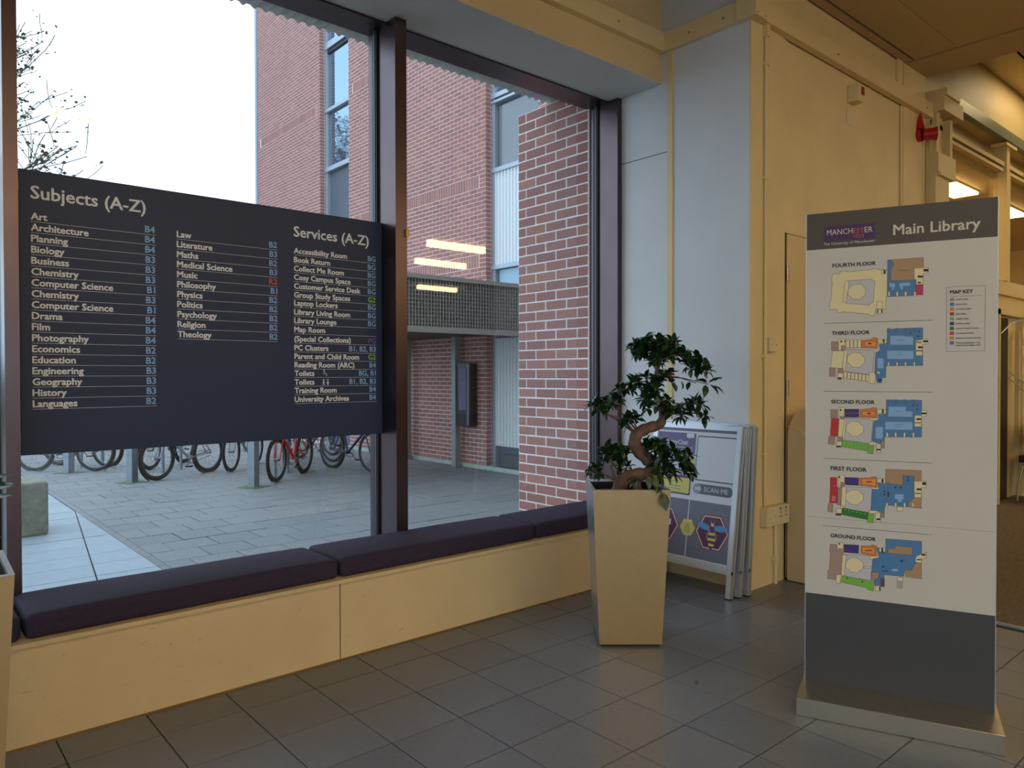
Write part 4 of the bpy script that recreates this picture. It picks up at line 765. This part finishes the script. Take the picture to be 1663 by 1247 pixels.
order = list(PC_)+['line']; mats_ = [PM_[k] for k in PC_]+[mat('print_outline', (70, 56, 48), .6)]
bands = {4: (1.515, 1.76), 3: (1.245, 1.505), 2: (.975, 1.235), 1: (.705, .968), 0: (.44, .70)}
maps_ = {k: [MB(), 0] for k in bands}
for col, outl, pts in MAP:
    pts = [(a/1e4, b/1e4) for a, b in zip(pts[::2], pts[1::2])]; cz = sum(p[1] for p in pts)/len(pts)
    k = next((k for k, (a, b) in bands.items() if a <= cz <= b+.004), 0)
    mb, n = maps_[k]; maps_[k][1] += 1; y = -.0005-n*.00002
    mb.poly(pts, y, mi=order.index(col))
    if outl:
        for i in range(len(pts)): mb.line(pts[i], pts[(i+1) % len(pts)], y-.00001, .0011, len(order)-1)
for k, nm in ((4, 'fourth'), (3, 'third'), (2, 'second'), (1, 'first'), (0, 'ground')):
    tag(maps_[k][0].build('floor_plan', mats_, tt), '%s floor plan with coloured areas' % nm)
for (nm, u, z, wd) in (('FOURTH FLOOR', .0965, 1.7326, .154), ('THIRD FLOOR', .095, 1.4644, .135), ('SECOND FLOOR', .0937, 1.1918, .155), ('FIRST FLOOR', .0925, .9258, .129), ('GROUND FLOOR', .0933, .6572, .1615)):
    text(nm, 'heading_lettering', BKT, tt, u, z, width=wd, bold=.03)
for z in (1.5115, 1.240, .9715, .7006): MB().line((.065, z), (.444, z), -.0005, .0016).build('divider_line', BKT, tt)
ky = MB(); q = [(.4895, 1.6323), (.6115, 1.6323), (.6115, 1.3928), (.4895, 1.3928)]
for i in range(4): ky.line(q[i], q[(i+1) % 4], -.0005, .001)
ky.line((.5015, 1.597), (.602, 1.597), -.0005, .0009); kyo = ky.build('map_key', BKT, tt)
text('MAP KEY', 'lettering', BKT, kyo, .5005, 1.6075, width=.0725, bold=.03)
kt = [('STAFF AREA', 'brown2', .040), ('BLUE AREA', 'blue', .036), ('ORANGE AREA', 'orange', .049), ('RED AREA', 'red', .033), ('GREEN AREA', 'green', .042), ('PURPLE AREA', 'purple', .045), ('GROUP STUDY ROOM', 'dgreen', .072), ('TRAINING ROOM', 'crimson', .056), ('PARENT & CHILD ROOM', 'brown', .079), ('SPACES RESERVED FOR', 'purple', .077)]
for i, (s_, c_, wd) in enumerate(kt):
    z = 1.586-.01795*i; MB().poly([(.5, z-.0065), (.5135, z-.0065), (.5135, z+.0065), (.5, z+.0065)], -.0006).build('colour_swatch', PM_[c_] if i < 9 else mat('print_mauve', (128, 100, 150), .5), kyo)
    text(s_, 'lettering', BKT, kyo, .5194, z-.0035, width=wd, bold=.01)
text('MAP ROOM USERS ONLY', 'lettering', BKT, kyo, .5194, 1.412, width=.081, bold=.01)

# ------------------------------------------------------------------ folded poster stands leaning on the return wall
PUR = mat('poster_purple', (106, 92, 138), .4); LIL = mat('poster_lilac', (196, 194, 224), .4); YEL = mat('poster_yellow', (214, 202, 110), .4); PGR = mat('poster_grey', (112, 112, 130), .4); DGR = mat('poster_slate', (92, 98, 112), .4)
MAR = mat('poster_maroon', (92, 52, 84), .4); PEA = mat('poster_peach', (232, 186, 160), .4); PWH = mat('poster_white', (214, 218, 230), .35); SKB = mat('poster_sky_blue', (88, 150, 210), .4); HEXL = mat('poster_hex_line', (132, 132, 148), .5)
WOODB = mat('board_backing', (146, 122, 92), .6)
def aboard(xb, lean, yr, label, poster, name_grp='folded poster stands against the wall'):
    rx = -math.atan(lean)
    o = empty('poster_stand', (xb, yr+.645, 0), rz=-math.pi/2, rx=rx, label=label, cat='poster stand', group=name_grp)
    W, z0, z1, t, d = .645, .142, 1.012, .033, .018
    f = MB()
    f.prism([(0, z0), (W, z0), (W-t, z0+t+.015), (t, z0+t+.015)], 0, d).prism([(0, z1), (W, z1), (W-t, z1-t), (t, z1-t)], 0, d)
    f.prism([(0, z0), (t, z0+t+.015), (t, z1-t), (0, z1)], 0, d).prism([(W, z0), (W-t, z0+t+.015), (W-t, z1-t), (W, z1)], 0, d)
    for a in (.012, .022, .032): f.prism([(t*.3, z0+a), (W-t*.3, z0+a), (W-t*.3, z0+a+.004), (t*.3, z0+a+.004)], -.003, 0)
    f.build('frame', ALU, o)
    MB().box(t-.004, W-t+.004, .006, d, z0+t, z1-t+.004).build('backing_board', PWH if poster else WOODB, o)
    for u in (0, W-.03): 
        l = MB().box(u, u+.03, .002, .026, .006, z0+.02).build('leg', ALU, o); MB().box(u-.001, u+.031, 0, .028, 0, .008).build('rubber_foot', BLACKRUB, l)
    # rear leaf folded flat behind
    r_ = MB().box(0, .03, .024, .040, .01, z1-.015).box(W-.03, W, .024, .040, .01, z1-.015).box(.03, W-.03, .024, .040, z1-.05, z1-.015).box(.03, W-.03, .024, .040, .14, .17).build('rear_leaf', ALU, o)
    MB().box(.03, W-.03, .028, .036, .17, z1-.05).build('backing_board', WOODB, r_)
    for u in (.03, W-.10): MB().box(u, u+.07, .0, .042, z1-.004, z1+.004).build('hinge', ALU, o)
    return o
a3 = aboard(3.872, .078, 2.375, 'grey poster stand leaning against the wall, rearmost of the three', False)
a2 = aboard(3.80, .105, 2.390, 'grey poster stand sandwiched between the front and rear stands', False)
a1 = aboard(3.728, .137, 2.405, 'front poster stand with purple and grey scan me poster', True)
y0 = .0055
def pp(m, pts, nm='poster_print', lv=0, par=a1): return MB().poly(pts, y0-.0003*(lv+1)).build(nm, m, par)
def rect(a, b, c, d): return [(a, b), (c, b), (c, d), (a, d)]
def rrect(a, b, c, d, r, n=5):
    out = []
    for cx_, cz, s in ((c-r, d-r, 0), (a+r, d-r, 1), (a+r, b+r, 2), (c-r, b+r, 3)):
        for k in range(n+1): t_ = math.pi/2*(s+k/n); out.append((cx_+r*math.cos(t_), cz+r*math.sin(t_)))
    return out
pp(PGR, rect(.034, .962, .611, .978)); pp(PUR, rect(.04, .822, .326, .950)); pp(LIL, rect(.04, .60, .32, .818))
pp(MAR, rrect(.036, .566, .312, .686, .008), lv=1); pp(YEL, rrect(.05, .576, .304, .670, .008), lv=2); pp(YEL, rrect(.29, .705, .325, .80, .006), lv=2)
pp(DGR, rrect(.338, .664, .616, .940, .014), 'scan_code_frame', 1); pp(PWH, rrect(.344, .672, .610, .932, .010), 'scan_code_field', 2)
pp(DGR, rrect(.334, .585, .612, .646, .030), 'scan_me_pill', 1)
text('SCAN ME', 'lettering', PWH, a1, .412, .602, y=y0-.0013, width=.168, bold=.0)
ph = MB(); disc(ph, .366, .6155, .026, y0-.0010, 20, 0); disc(ph, .366, .6155, .0235, y0-.0012, 20, 1); disc(ph, .366, .6155, .0205, y0-.0014, 20, 0)
ph.poly(rrect(.355, .598, .377, .634, .003), y0-.0016, mi=1).poly(rect(.358, .604, .374, .628), y0-.0018, mi=0); ph.build('phone_icon', [PWH, DGR], a1)
text('LibraryChat', 'lettering', PWH, a1, .084, .878, y=y0-.0009, width=.184, bold=.02)
for z, wd in ((.858, .13), (.844, .11)): MB().line((.31-wd, z), (.31, z), y0-.0008, .004).build('small_print', LIL, a1)
for z, wd in ((.645, .07), (.615, .09), (.598, .09)): MB().line((.15, z), (.15+wd, z), y0-.0012, .0035).build('small_print', PGR, a1)
b_ = MB().poly(rrect(.256, .921, .312, .949, .005), y0-.0008).poly([(.275, .922), (.285, .922), (.274, .912)], y0-.0008).build('speech_bubble', PWH, a1)
pp(PGR, rect(.036, .195, .311, .541)); pp(PGR, rect(.318, .195, .610, .541))
hx = MB()
def hexa(cx_, cz, r, y, mi=0, mb=hx, rot=0, wd=None):
    p = [(cx_+r*math.cos(math.pi/3*k+rot), cz+r*math.sin(math.pi/3*k+rot)) for k in range(6)]
    if wd:
        for k in range(6): mb.line(p[k], p[(k+1) % 6], y, wd, mi)
    else: mb.poly(p, y, mi=mi)
for i in range(8):
    for j in range(5):
        cx_, cz = .075+.072*i, .235+.083*j+(.0415 if i % 2 else 0)
        if .07 < cx_ < .58 and cz < .515 and abs(cx_-.3145) > .03: hexa(cx_, cz, .047, y0-.0006, wd=.0012)
hx.build('hexagon_pattern', HEXL, a1)
def bee(cx_, cz, s, wing, par, y):
    if wing == DGR:          # the small badge shows a line drawing
        m_ = MB()
        def el(a, b, ra, rb, rot):
            p = [(a+ra*math.cos(t)*math.cos(rot)-rb*math.sin(t)*math.sin(rot), b+ra*math.cos(t)*math.sin(rot)+rb*math.sin(t)*math.cos(rot)) for t in [2*math.pi*k/14 for k in range(14)]]
            for k in range(14): m_.line(p[k], p[(k+1) % 14], y, .0016)
        el(cx_-.026*s, cz+.014*s, .024*s, .010*s, -.3); el(cx_+.026*s, cz+.014*s, .024*s, .010*s, .3); el(cx_, cz-.022*s, .014*s, .028*s, 0); el(cx_, cz+.016*s, .009*s, .009*s, 0)
        for q_ in range(3): m_.line((cx_-.013*s, cz-.010*s-.012*s*q_), (cx_+.013*s, cz-.010*s-.012*s*q_), y, .0016)
        for sg_ in (-1, 1):
            for q_ in range(3): m_.line((cx_+sg_*.012*s, cz-.004*s-.012*s*q_), (cx_+sg_*.028*s, cz-.016*s-.014*s*q_), y, .0014)
        return m_.build('bee_emblem', DGR, par)
    m_ = MB(); 
    def ell(a, b, ra, rb, rot, mi, yy):
        m_.poly([(a+ra*math.cos(t)*math.cos(rot)-rb*math.sin(t)*math.sin(rot), b+ra*math.cos(t)*math.sin(rot)+rb*math.sin(t)*math.cos(rot)) for t in [2*math.pi*k/14 for k in range(14)]], yy, mi=mi)
    ell(cx_-.036*s, cz+.012*s, .033*s, .012*s, -.25, 1, y); ell(cx_+.036*s, cz+.012*s, .033*s, .012*s, .05, 1, y)
    for k in range(6):
        wd = (.013, .017, .018, .016, .012, .006)[k]*s; z = cz-.008*s-.0105*s*k
        m_.poly(rect(cx_-wd, z-.0105*s, cx_+wd, z), y-.0002, mi=0 if k % 2 == 0 else 2)
    ell(cx_, cz+.006*s, .012*s, .012*s, 0, 2, y-.0003); ell(cx_, cz+.022*s, .008*s, .007*s, 0, 3, y-.0003)
    for sg_ in (-1, 1):
        m_.line((cx_+sg_*.004*s, cz+.027*s), (cx_+sg_*.009*s, cz+.038*s), y-.0002, .0016*s, 3)
        for q_ in range(2): m_.line((cx_+sg_*.010*s, cz-.002*s-.01*q_*s), (cx_+sg_*.024*s, cz-.018*s-.012*q_*s), y-.0002, .002*s, 3)
    return m_.build('bee_emblem', [YEL if wing != DGR else DGR, wing, MAR if wing != DGR else YEL, PEA if wing != DGR else DGR], par)
e1 = MB(); hexa(.4915, .366, .118, y0-.0008, 0, e1, .02); hexa(.4915, .366, .113, y0-.0010, 1, e1, .02); hexa(.4915, .366, .104, y0-.0012, 0, e1, .02); hexa(.4915, .366, .100, y0-.0013, 0, e1, .02)
e1 = e1.build('hexagon_badge', [MAR, PEA], a1); bee(.4925, .378, 1.7*.9, SKB, e1, y0-.0016)
e2 = MB(); hexa(.3155, .3725, .056, y0-.0009, 0, e2, .02); e2 = e2.build('hexagon_badge', YEL, a1); bee(.3155, .378, .85, DGR, e2, y0-.0012)
e3 = MB(); hexa(.135, .373, .118, y0-.0008, 0, e3, .02); hexa(.135, .373, .113, y0-.0010, 1, e3, .02); hexa(.135, .373, .104, y0-.0012, 0, e3, .02); e3 = e3.build('hexagon_badge', [MAR, PEA], a1)
MB().poly(rect(.165, .37, .19, .405), y0-.0014).build('chat_icon', PWH, e3)

# ------------------------------------------------------------------ planters and bonsai
def planter(x, y, ang, label, top=.185, bot=.15, H=.76):
    o = empty('planter', (x, y, 0), rz=ang, label=label, cat='planter', group='tall tapered square planters')
    def ringv(h, z): return [(-h, -h, z), (h, -h, z), (h, h, z), (-h, h, z)]
    m_ = MB(); m_.add(ringv(bot, .012)+ringv(top, H), [(0, 1, 5, 4)], 0); m_.add(ringv(bot, .012)+ringv(top, H), [(1, 2, 6, 5), (2, 3, 7, 6), (3, 0, 4, 7), (3, 2, 1, 0)], 1)
    m_.build('shell', [PLANTER, PLANTS], o)
    rm = MB(); i = top-.014; j = i-.004
    rm.add(ringv(top+.001, H)+ringv(i, H+.001)+ringv(j, H-.05), [(0, 1, 5, 4), (1, 2, 6, 5), (2, 3, 7, 6), (3, 0, 4, 7), (4, 5, 9, 8), (5, 6, 10, 9), (6, 7, 11, 10), (7, 4, 8, 11)]); rm.build('rim', ALU, o)
    il = MB(); il.add(ringv(j, H-.01)+ringv(j-.004, H-.09), [(0, 1, 5, 4), (1, 2, 6, 5), (2, 3, 7, 6), (3, 0, 4, 7)]); il.build('liner', BLACKRUB, o)
    so = MB(); n = 14
    vs_ = [(-j+2*j*a/n, -j+2*j*b/n, H-.045+R.uniform(-.008, .008)) for b in range(n+1) for a in range(n+1)]
    so.add(vs_, [(b*(n+1)+a, b*(n+1)+a+1, (b+1)*(n+1)+a+1, (b+1)*(n+1)+a) for b in range(n) for a in range(n)]); so.build('soil', SOIL, o)
    MB().box(-bot+.01, bot-.01, -bot+.01, bot-.01, 0, .012).build('foot', BLACKRUB, o)
    return o
planter(2.84, 2.42, math.radians(-41), 'tapered champagne metal planter holding the bonsai beside the window seat')
planter(.112, 2.63, math.radians(-2), 'tapered metal planter cut off at the left edge of the view')

LEAF = randmat('leaf', [(30, 62, 26), (22, 50, 24), (40, 74, 30), (26, 56, 30), (34, 66, 26), (20, 44, 22), (46, 84, 34)], .3, bump=0, spec=.6, fine=.1)
WOOD = mat('bonsai_bark', (122, 92, 76), .85, var=.45, scale=18, bump=.7, bscale=50, stretch=(1, 1, .4))
TWIG = mat('twig', (84, 70, 44), .8)
lm = MB(); 
prof = [(0, 0, 0), (.18, .17, .02), (.45, .25, .05), (.75, .17, .04), (1.0, 0, -.03)]
vs_ = []
for (t_, wd, h) in prof: vs_ += [(t_, -wd, h+wd*.35), (t_, 0, h), (t_, wd, h+wd*.35)]
lm.add(vs_, [f for i in range(4) for f in ((3*i, 3*i+3, 3*i+4, 3*i+1), (3*i+1, 3*i+4, 3*i+5, 3*i+2))], smooth=True)
lo = lm.build('leaf', LEAF); leafm = lo.data; bpy.data.objects.remove(lo)
def P3(u, v, dd=0.0):
    """a point on the vertical plane through the planter, dd nearer to (-) or farther from (+) the room"""
    f = 3.69+dd; r_ = (u-831.5)/1201.9*f; h = -(v-623.5)/1201.9*f
    return Vector((0, 0, 1.31))+Fw*f+A*r_+B*h
def bonsai(base, label, chains, clusters, trunk, loc):
    o = empty('bonsai_tree', loc, label=label, cat='plant'); L0 = Vector(loc)
    t = MB(); pts = [p-L0 for p in trunk[0]]; rr = trunk[1]
    # smooth the path
    sp = []; sr = []
    for i in range(len(pts)-1):
        p0, p1, p2, p3 = pts[max(i-1, 0)], pts[i], pts[i+1], pts[min(i+2, len(pts)-1)]
        for k in range(4):
            q_ = k/4; sp.append(.5*((2*p1)+(-p0+p2)*q_+(2*p0-5*p1+4*p2-p3)*q_*q_+(-p0+3*p1-3*p2+p3)*q_**3)); sr.append(rr[i]*(1-q_)+rr[i+1]*q_)
    sp.append(pts[-1]); sr.append(rr[-1]); sr = [r_*(1+.1*math.sin(i*2.1)) for i, r_ in enumerate(sr)]
    t.tube(sp, sr, 12)
    for c in chains: t.tube([p-L0 for p in c[0]], c[1], 8)
    t.build('trunk', WOOD, o)
    tw = MB(); Ls = []
    for (c, rad, n, sz) in clusters:
        c = c-L0; near = min(sp, key=lambda p: (p-c).length); tw.tube([near, near.lerp(c, .5)+Vector((0, 0, .01)), c], [.005, .004, .0025], 5)
        for k in range(n):
            a = R.uniform(0, 2*math.pi); e = R.uniform(-.7, 1.0); q_ = R.random()**.45
            tip = c+Vector((math.cos(a)*math.cos(e)*rad[0], math.sin(a)*math.cos(e)*rad[0], math.sin(e)*rad[1]))*q_
            tw.tube([c, c.lerp(tip, .6)+Vector((0, 0, .006)), tip], .0018, 4, caps=False)
            out = (tip-c).normalized() if (tip-c).length > .005 else Vector((0, 0, 1))
            ax = (out+Vector((0, 0, .6))).normalized(); u = ax.orthogonal().normalized(); v = ax.cross(u)
            m_ = R.randint(6, 8)
            for q2 in range(m_):
                b = 2*math.pi*q2/m_+R.uniform(-.25, .25); d = (math.cos(b)*u+math.sin(b)*v)*1.0+ax*R.uniform(-.15, .5)
                Ls.append((tip, d.normalized(), sz*R.uniform(.75, 1.15)))
    return o, tw, Ls
cl_ = []
def C_(u, v, ru, rv, n, sz=.056, dd=0.0):
    k = 3.69/1201.9; cl_.append((P3(u, v, dd), (ru*k, rv*k), int(n*1.35+.5), sz))
C_(1052, 566, 34, 16, 8, dd=.02); C_(1078, 562, 36, 16, 9); C_(1095, 574, 34, 18, 8, dd=-.05); C_(1068, 580, 40, 18, 8, dd=.06); C_(1122, 592, 20, 16, 5); C_(1140, 596, 13, 12, 4); C_(1036, 572, 18, 12, 4)
C_(1055, 628, 20, 22, 6); C_(1082, 618, 16, 14, 3); C_(1012, 632, 15, 9, 3, .05); C_(1030, 620, 10, 8, 2); C_(1072, 660, 24, 20, 7, dd=-.06); C_(1050, 648, 16, 10, 3)
C_(1108, 668, 24, 22, 7, dd=-.04); C_(1131, 652, 10, 12, 3); C_(1141, 672, 6, 12, 2, .04); C_(967, 662, 13, 10, 4); C_(992, 656, 17, 13, 5, dd=.04); C_(1026, 684, 18, 12, 5)
C_(995, 732, 18, 16, 6); C_(966, 765, 12, 9, 4, .045); C_(1020, 750, 18, 20, 5, dd=.05); C_(985, 742, 14, 12, 3)
C_(1072, 735, 26, 24, 8, dd=-.05); C_(1096, 748, 26, 22, 8, dd=-.06); C_(1078, 766, 24, 14, 6, dd=-.08); C_(1112, 765, 12, 10, 3); C_(1058, 722, 12, 12, 3)
trunk = ([P3(1004, 797), P3(1010, 782), P3(1028, 772), P3(1052, 768), P3(1062, 756), P3(1048, 742), P3(1032, 724), P3(1034, 706), P3(1052, 695), P3(1072, 688), P3(1076, 668), P3(1066, 640), P3(1066, 610), P3(1072, 580)],
         [.040, .036, .034, .032, .032, .034, .034, .030, .028, .024, .018, .014, .012, .008])
trunk[0][0].z = .71
chains = [([P3(1006, 790), P3(998, 775), P3(992, 755)], [.012, .008, .004]), ([P3(1066, 610), P3(1100, 612), P3(1130, 622)], [.004, .003, .002]), ([P3(1034, 706), P3(1010, 680), P3(985, 672)], [.008, .004, .003]),
          ([P3(1030, 772), P3(1036, 800)], [.03, .02]), ([P3(1004, 797, .05), P3(1020, 780)], [.03, .02])]
bo, tw, Ls = bonsai(None, 'twisted-trunk ficus bonsai growing in the champagne planter', chains, cl_, trunk, (2.84, 2.42, .715))
L0 = Vector((2.84, 2.42, .715))
# long drooping spray leaves
for (u, v, du, dv, s_, dd) in ((1148, 622, -14, -6, .06, 0), (1150, 622, 24, -8, .075, 0), (1152, 624, 12, 14, .07, 0), (1157, 626, 22, 16, .07, 0), (1146, 625, -2, 16, .07, 0), (1120, 620, -4, 14, .05, 0), (1106, 618, 2, 14, .05, 0), (1128, 618, 16, 2, .05, 0),
                           (1038, 776, -12, 12, .07, -.16), (1042, 772, -8, 20, .07, -.16), (1052, 772, 2, 22, .07, -.17), (1060, 770, 6, 24, .08, -.17), (1066, 768, 12, 26, .08, -.17), (1034, 774, -18, 8, .06, -.16), (1070, 742, -6, 22, .06, -.17),
                           (1072, 790, -6, 12, .045, -.19), (1077, 800, 4, 24, .088, -.19), (1055, 750, -14, -18, .06, -.15), (1080, 770, 10, 20, .06, -.16), (1160, 620, 14, -8, .05, 0), (1142, 682, 3, 14, .05, 0), (1150, 676, 8, 4, .04, 0), (970, 770, -4, 10, .04, 0)):
    p = P3(u, v, dd)-L0; q_ = P3(u+du, v+dv, dd-.02)-L0; Ls.insert(0, (p, (q_-p).normalized(), s_))
tw.tube([P3(1072, 742, -.15)-L0, P3(1074, 770, -.19)-L0, P3(1074, 802, -.19)-L0], .0022, 5)
tw.tube([P3(1066, 612)-L0, P3(1110, 614)-L0, P3(1150, 624)-L0], .0022, 5)
tw.build('twigs', TWIG, bo)
Ls2 = Ls[:23]+sorted(Ls[23:], key=lambda l: (l[0]+L0-Vector((0, 0, 1.31))).dot(Fw))
st = MB()
for k, (p, d, s_) in enumerate(Ls2):
    up = Vector((R.uniform(-.4, .4), R.uniform(-.4, .4), 1)); yv = up.cross(d).normalized(); zv = d.cross(yv)
    M = Matrix(((d.x, yv.x, zv.x, p.x), (d.y, yv.y, zv.y, p.y), (d.z, yv.z, zv.z, p.z), (0, 0, 0, 1)))@Matrix.Scale(s_, 4)
    if k < 295:
        o = bpy.data.objects.new('leaf', leafm); COL.objects.link(o); o.parent = bo; o.matrix_local = M
    else:
        st.add([M@v.co for v in leafm.vertices], [tuple(f.vertices) for f in leafm.polygons], smooth=True)
tag(st.build('foliage', LEAF, bo), kind='stuff')
print('leaves', len(Ls2))
# small plant in the near planter
sp_o = empty('potted_plant', (.14, 2.66, .715), label='small leafy plant in the planter at the left edge', cat='plant')
st_ = MB()
for k in range(5): st_.tube([(0, 0, 0), (R.uniform(-.03, .05), R.uniform(-.05, .05), .12), (R.uniform(.02, .1), R.uniform(-.08, .08), R.uniform(.18, .27))], .003, 5)
st_.build('stem', TWIG, sp_o)
for k in range(38):
    a = R.uniform(0, 6.28); r_ = R.uniform(.02, .11); p = Vector((.03+r_*math.cos(a), r_*math.sin(a), R.uniform(.12, .27))); d = Vector((math.cos(a+R.uniform(-.6, .6)), math.sin(a), R.uniform(-.3, .6))).normalized()
    yv = Vector((0, 0, 1)).cross(d).normalized(); zv = d.cross(yv); s_ = R.uniform(.045, .065)
    o = bpy.data.objects.new('leaf', leafm); COL.objects.link(o); o.parent = sp_o; o.matrix_local = Matrix(((d.x, yv.x, zv.x, p.x), (d.y, yv.y, zv.y, p.y), (d.z, yv.z, zv.z, p.z), (0, 0, 0, 1)))@Matrix.Scale(s_, 4)
for (x_, y_, z_, a) in ((.235, 2.56, 1.005, .2), (.24, 2.54, .985, -.3), (.225, 2.58, .965, .5), (.245, 2.56, .975, 0), (.24, 2.55, .95, -.1)):
    o = bpy.data.objects.new('leaf', leafm); COL.objects.link(o); o.parent = sp_o; o.location = (x_-.14, y_-2.66, z_-.715); o.rotation_euler = (.2, -.2, a); o.scale = (.075, .075, .075)
MB().tube([(.0, -.05, 0), (.04, -.08, .16), (.10, -.10, .28)], .003, 5).build('stem', TWIG, sp_o)
fl_ = inst(leafm, 'fallen_leaf', None, (2.62, 1.845, .004), (0, .1, .6), (.03, .03, .03)); tag(fl_, 'tiny green fallen leaf on the floor tiles before the planter', 'leaf')

# ------------------------------------------------------------------ wall fittings
PLC = mat('cream_plastic', (230, 210, 164), .4)
def thing(name, loc, label, cat): return empty(name, loc, label=label, cat=cat)
c = thing('cable_conduit', (4.135, 2.43, 0), 'cream cable conduit running up the pilaster to the rail', 'conduit')
MB().tube([(0, -.012, .50), (0, -.012, 3.43)], .010, 10).build('pipe', PLC, c)
for z in (.82, 1.42, 2.506, 3.2): MB().box(-.022, .022, -.026, 0, z-.012, z+.012).build('clip', PLC, c)
MB().box(-.016, .016, -.03, 0, 3.36, 3.43).build('coupler', PLC, c)
c = thing('cable_conduit', (4.262, 2.43, 0), 'short cream conduit dropping from the socket to the floor', 'conduit')
MB().tube([(0, -.012, .0), (0, -.012, .38)], .013, 10).build('pipe', PLC, c); MB().box(-.03, .018, -.028, 0, .145, .17).build('clip', PLC, c)
c = thing('junction_box', (4.195, 2.43, 1.49), 'small square cream junction box halfway up the pilaster', 'junction box')
bevel(MB().box(-.04, .04, -.035, 0, -.045, .045).build('cover', PLC, c), .004, 2); MB().tube([(-.028, -.036, 0), (-.028, -.037, 0)], .004, 8).tube([(.028, -.036, 0), (.028, -.037, 0)], .004, 8).build('screw', BRONZE, c)
c = thing('wall_socket', (4.10, 2.43, .375), 'cream double power socket with blank plate low on the pilaster', 'socket')
bevel(MB().box(0, .11, -.05, 0, 0, .12).build('blank_plate', PLC, c), .004, 2); bevel(MB().box(.112, .265, -.05, 0, 0, .12).build('socket_plate', PLC, c), .004, 2)
sk = MB()
for u in (.14, .205):
    sk.box(u+.012, u+.018, -.0512, -.049, .07, .085).box(u+.0, u+.012, -.0512, -.049, .05, .056).box(u+.022, u+.034, -.0512, -.049, .05, .056).box(u+.006, u+.016, -.054, -.049, .095, .108)
for u, z in ((.03, .05), (.09, .06), (.06, .02), (.06, .1)): sk.tube([(u, -.049, z), (u, -.0515, z)], .003, 6)
sk.build('slots', mat('socket_slot', (96, 78, 52), .6), c)
c = thing('indicator_box', (5.32, 2.445, 3.30), 'small cream box with a red lens high on the blank wall', 'indicator light')
bevel(MB().box(-.05, .045, -.075, 0, -.06, .06).build('housing', PLC, c), .004, 2); MB().box(.0, .044, -.079, -.074, -.01, .045).build('lens', mat('red_lens', (150, 30, 22), .3), c)
c = thing('blank_plate', (5.30, 2.445, 3.14), 'blank square cream plate under the small red-lens box', 'wall plate')
bevel(MB().box(-.05, .05, -.006, 0, -.055, .055).build('plate', PLC, c), .002, 1)
RED = mat('alarm_red', (176, 26, 18), .35)
c = thing('alarm_sounder', (6.49, 2.43, 3.30), 'red fire alarm sounder hanging below the rail by the column', 'alarm')
MB().tube([(0, 0, -.045), (0, -.035, -.045)], .052, 20).build('base', RED, c)
MB().tube([(0, -.035, -.045), (.01, -.05, -.045), (.03, -.09, -.045), (.05, -.125, -.045)], [.048, .045, .047, .056], 20).build('horn', RED, c)
MB().tube([(.051, -.126, -.045), (.052, -.129, -.045)], .044, 16).build('grille', mat('dark_red_grille', (96, 12, 10), .5), c)
MB().tube([(-.01, -.02, .13), (-.01, -.02, .10), (-.01, -.02, .0)], [.006, .014, .036], 12).build('cable_gland', RED, c)
# rounded cream bin behind the totem
c = thing('rounded_bin', (4.372, 2.15, 0), 'rounded cream cabinet standing against the wall behind the totem', 'cabinet')
CBN = mat('bin_cream', (208, 188, 144), .45, var=.04, scale=5)
def outline(g=0, H=1.10):
    pts = [(-.25, .006), (.25, .006)]
    for k in range(9): a = math.pi/2*k/8; pts.append((.25-.13*(1-math.cos(a)), H-.20+.20*math.sin(a)))
    for k in range(9): a = math.pi/2*(1-k/8); pts.append((-.25+.13*(1-math.cos(a)), H-.20+.20*math.sin(a)))
    return pts
m_ = MB().prism(outline(), 0, .42); b_ = m_.build('body', CBN, c); b_.rotation_euler = (0, 0, -math.pi/2)
cr_ = MB(); pts = [(.245-.22*math.sin(a), -.002, .98-.36*(1-math.cos(a))-.36*0) for a in [math.pi/2*k/10 for k in range(11)]]
cr_.tube([(-x_, y_, z_) for x_, y_, z_ in pts], .004, 6); q_ = cr_.build('lid_seam', CREAM2, c); q_.rotation_euler = (0, 0, -math.pi/2)

# wire-framed chair beyond the totem
c = thing('tub_chair', (9.1, 2.05, .006), 'black seated metal framed chair on the carpet past the totem', 'chair')
MB().box(-.3, .3, -.27, .27, .40, .47).build('seat', mat('black_vinyl', (26, 22, 20), .5), c)
CM = mat('cream_tube_metal', (190, 172, 130), .35, .4)
for sx in (-.28, .28):
    MB().tube([(sx*.9, -.2, .40), (sx*1.0, -.24, .36), (sx*1.08, -.27, .18), (sx*1.1, -.28, .01)], .011, 8).build('leg', CM, c)
    MB().tube([(sx*.9, .2, .40), (sx*1.0, .24, .36), (sx*1.08, .27, .18), (sx*1.1, .28, .01)], .011, 8).build('leg', CM, c)
MB().tube([(-.3, -.24, .47), (-.34, -.26, .62), (-.3, .2, .80), (.3, .2, .80), (.34, -.26, .62), (.3, -.24, .47)], .010, 8).build('back_rail', CM, c)
MB().box(-.28, .28, .18, .22, .55, .78).build('backrest', mat('black_vinyl_back', (26, 22, 20), .5), c)
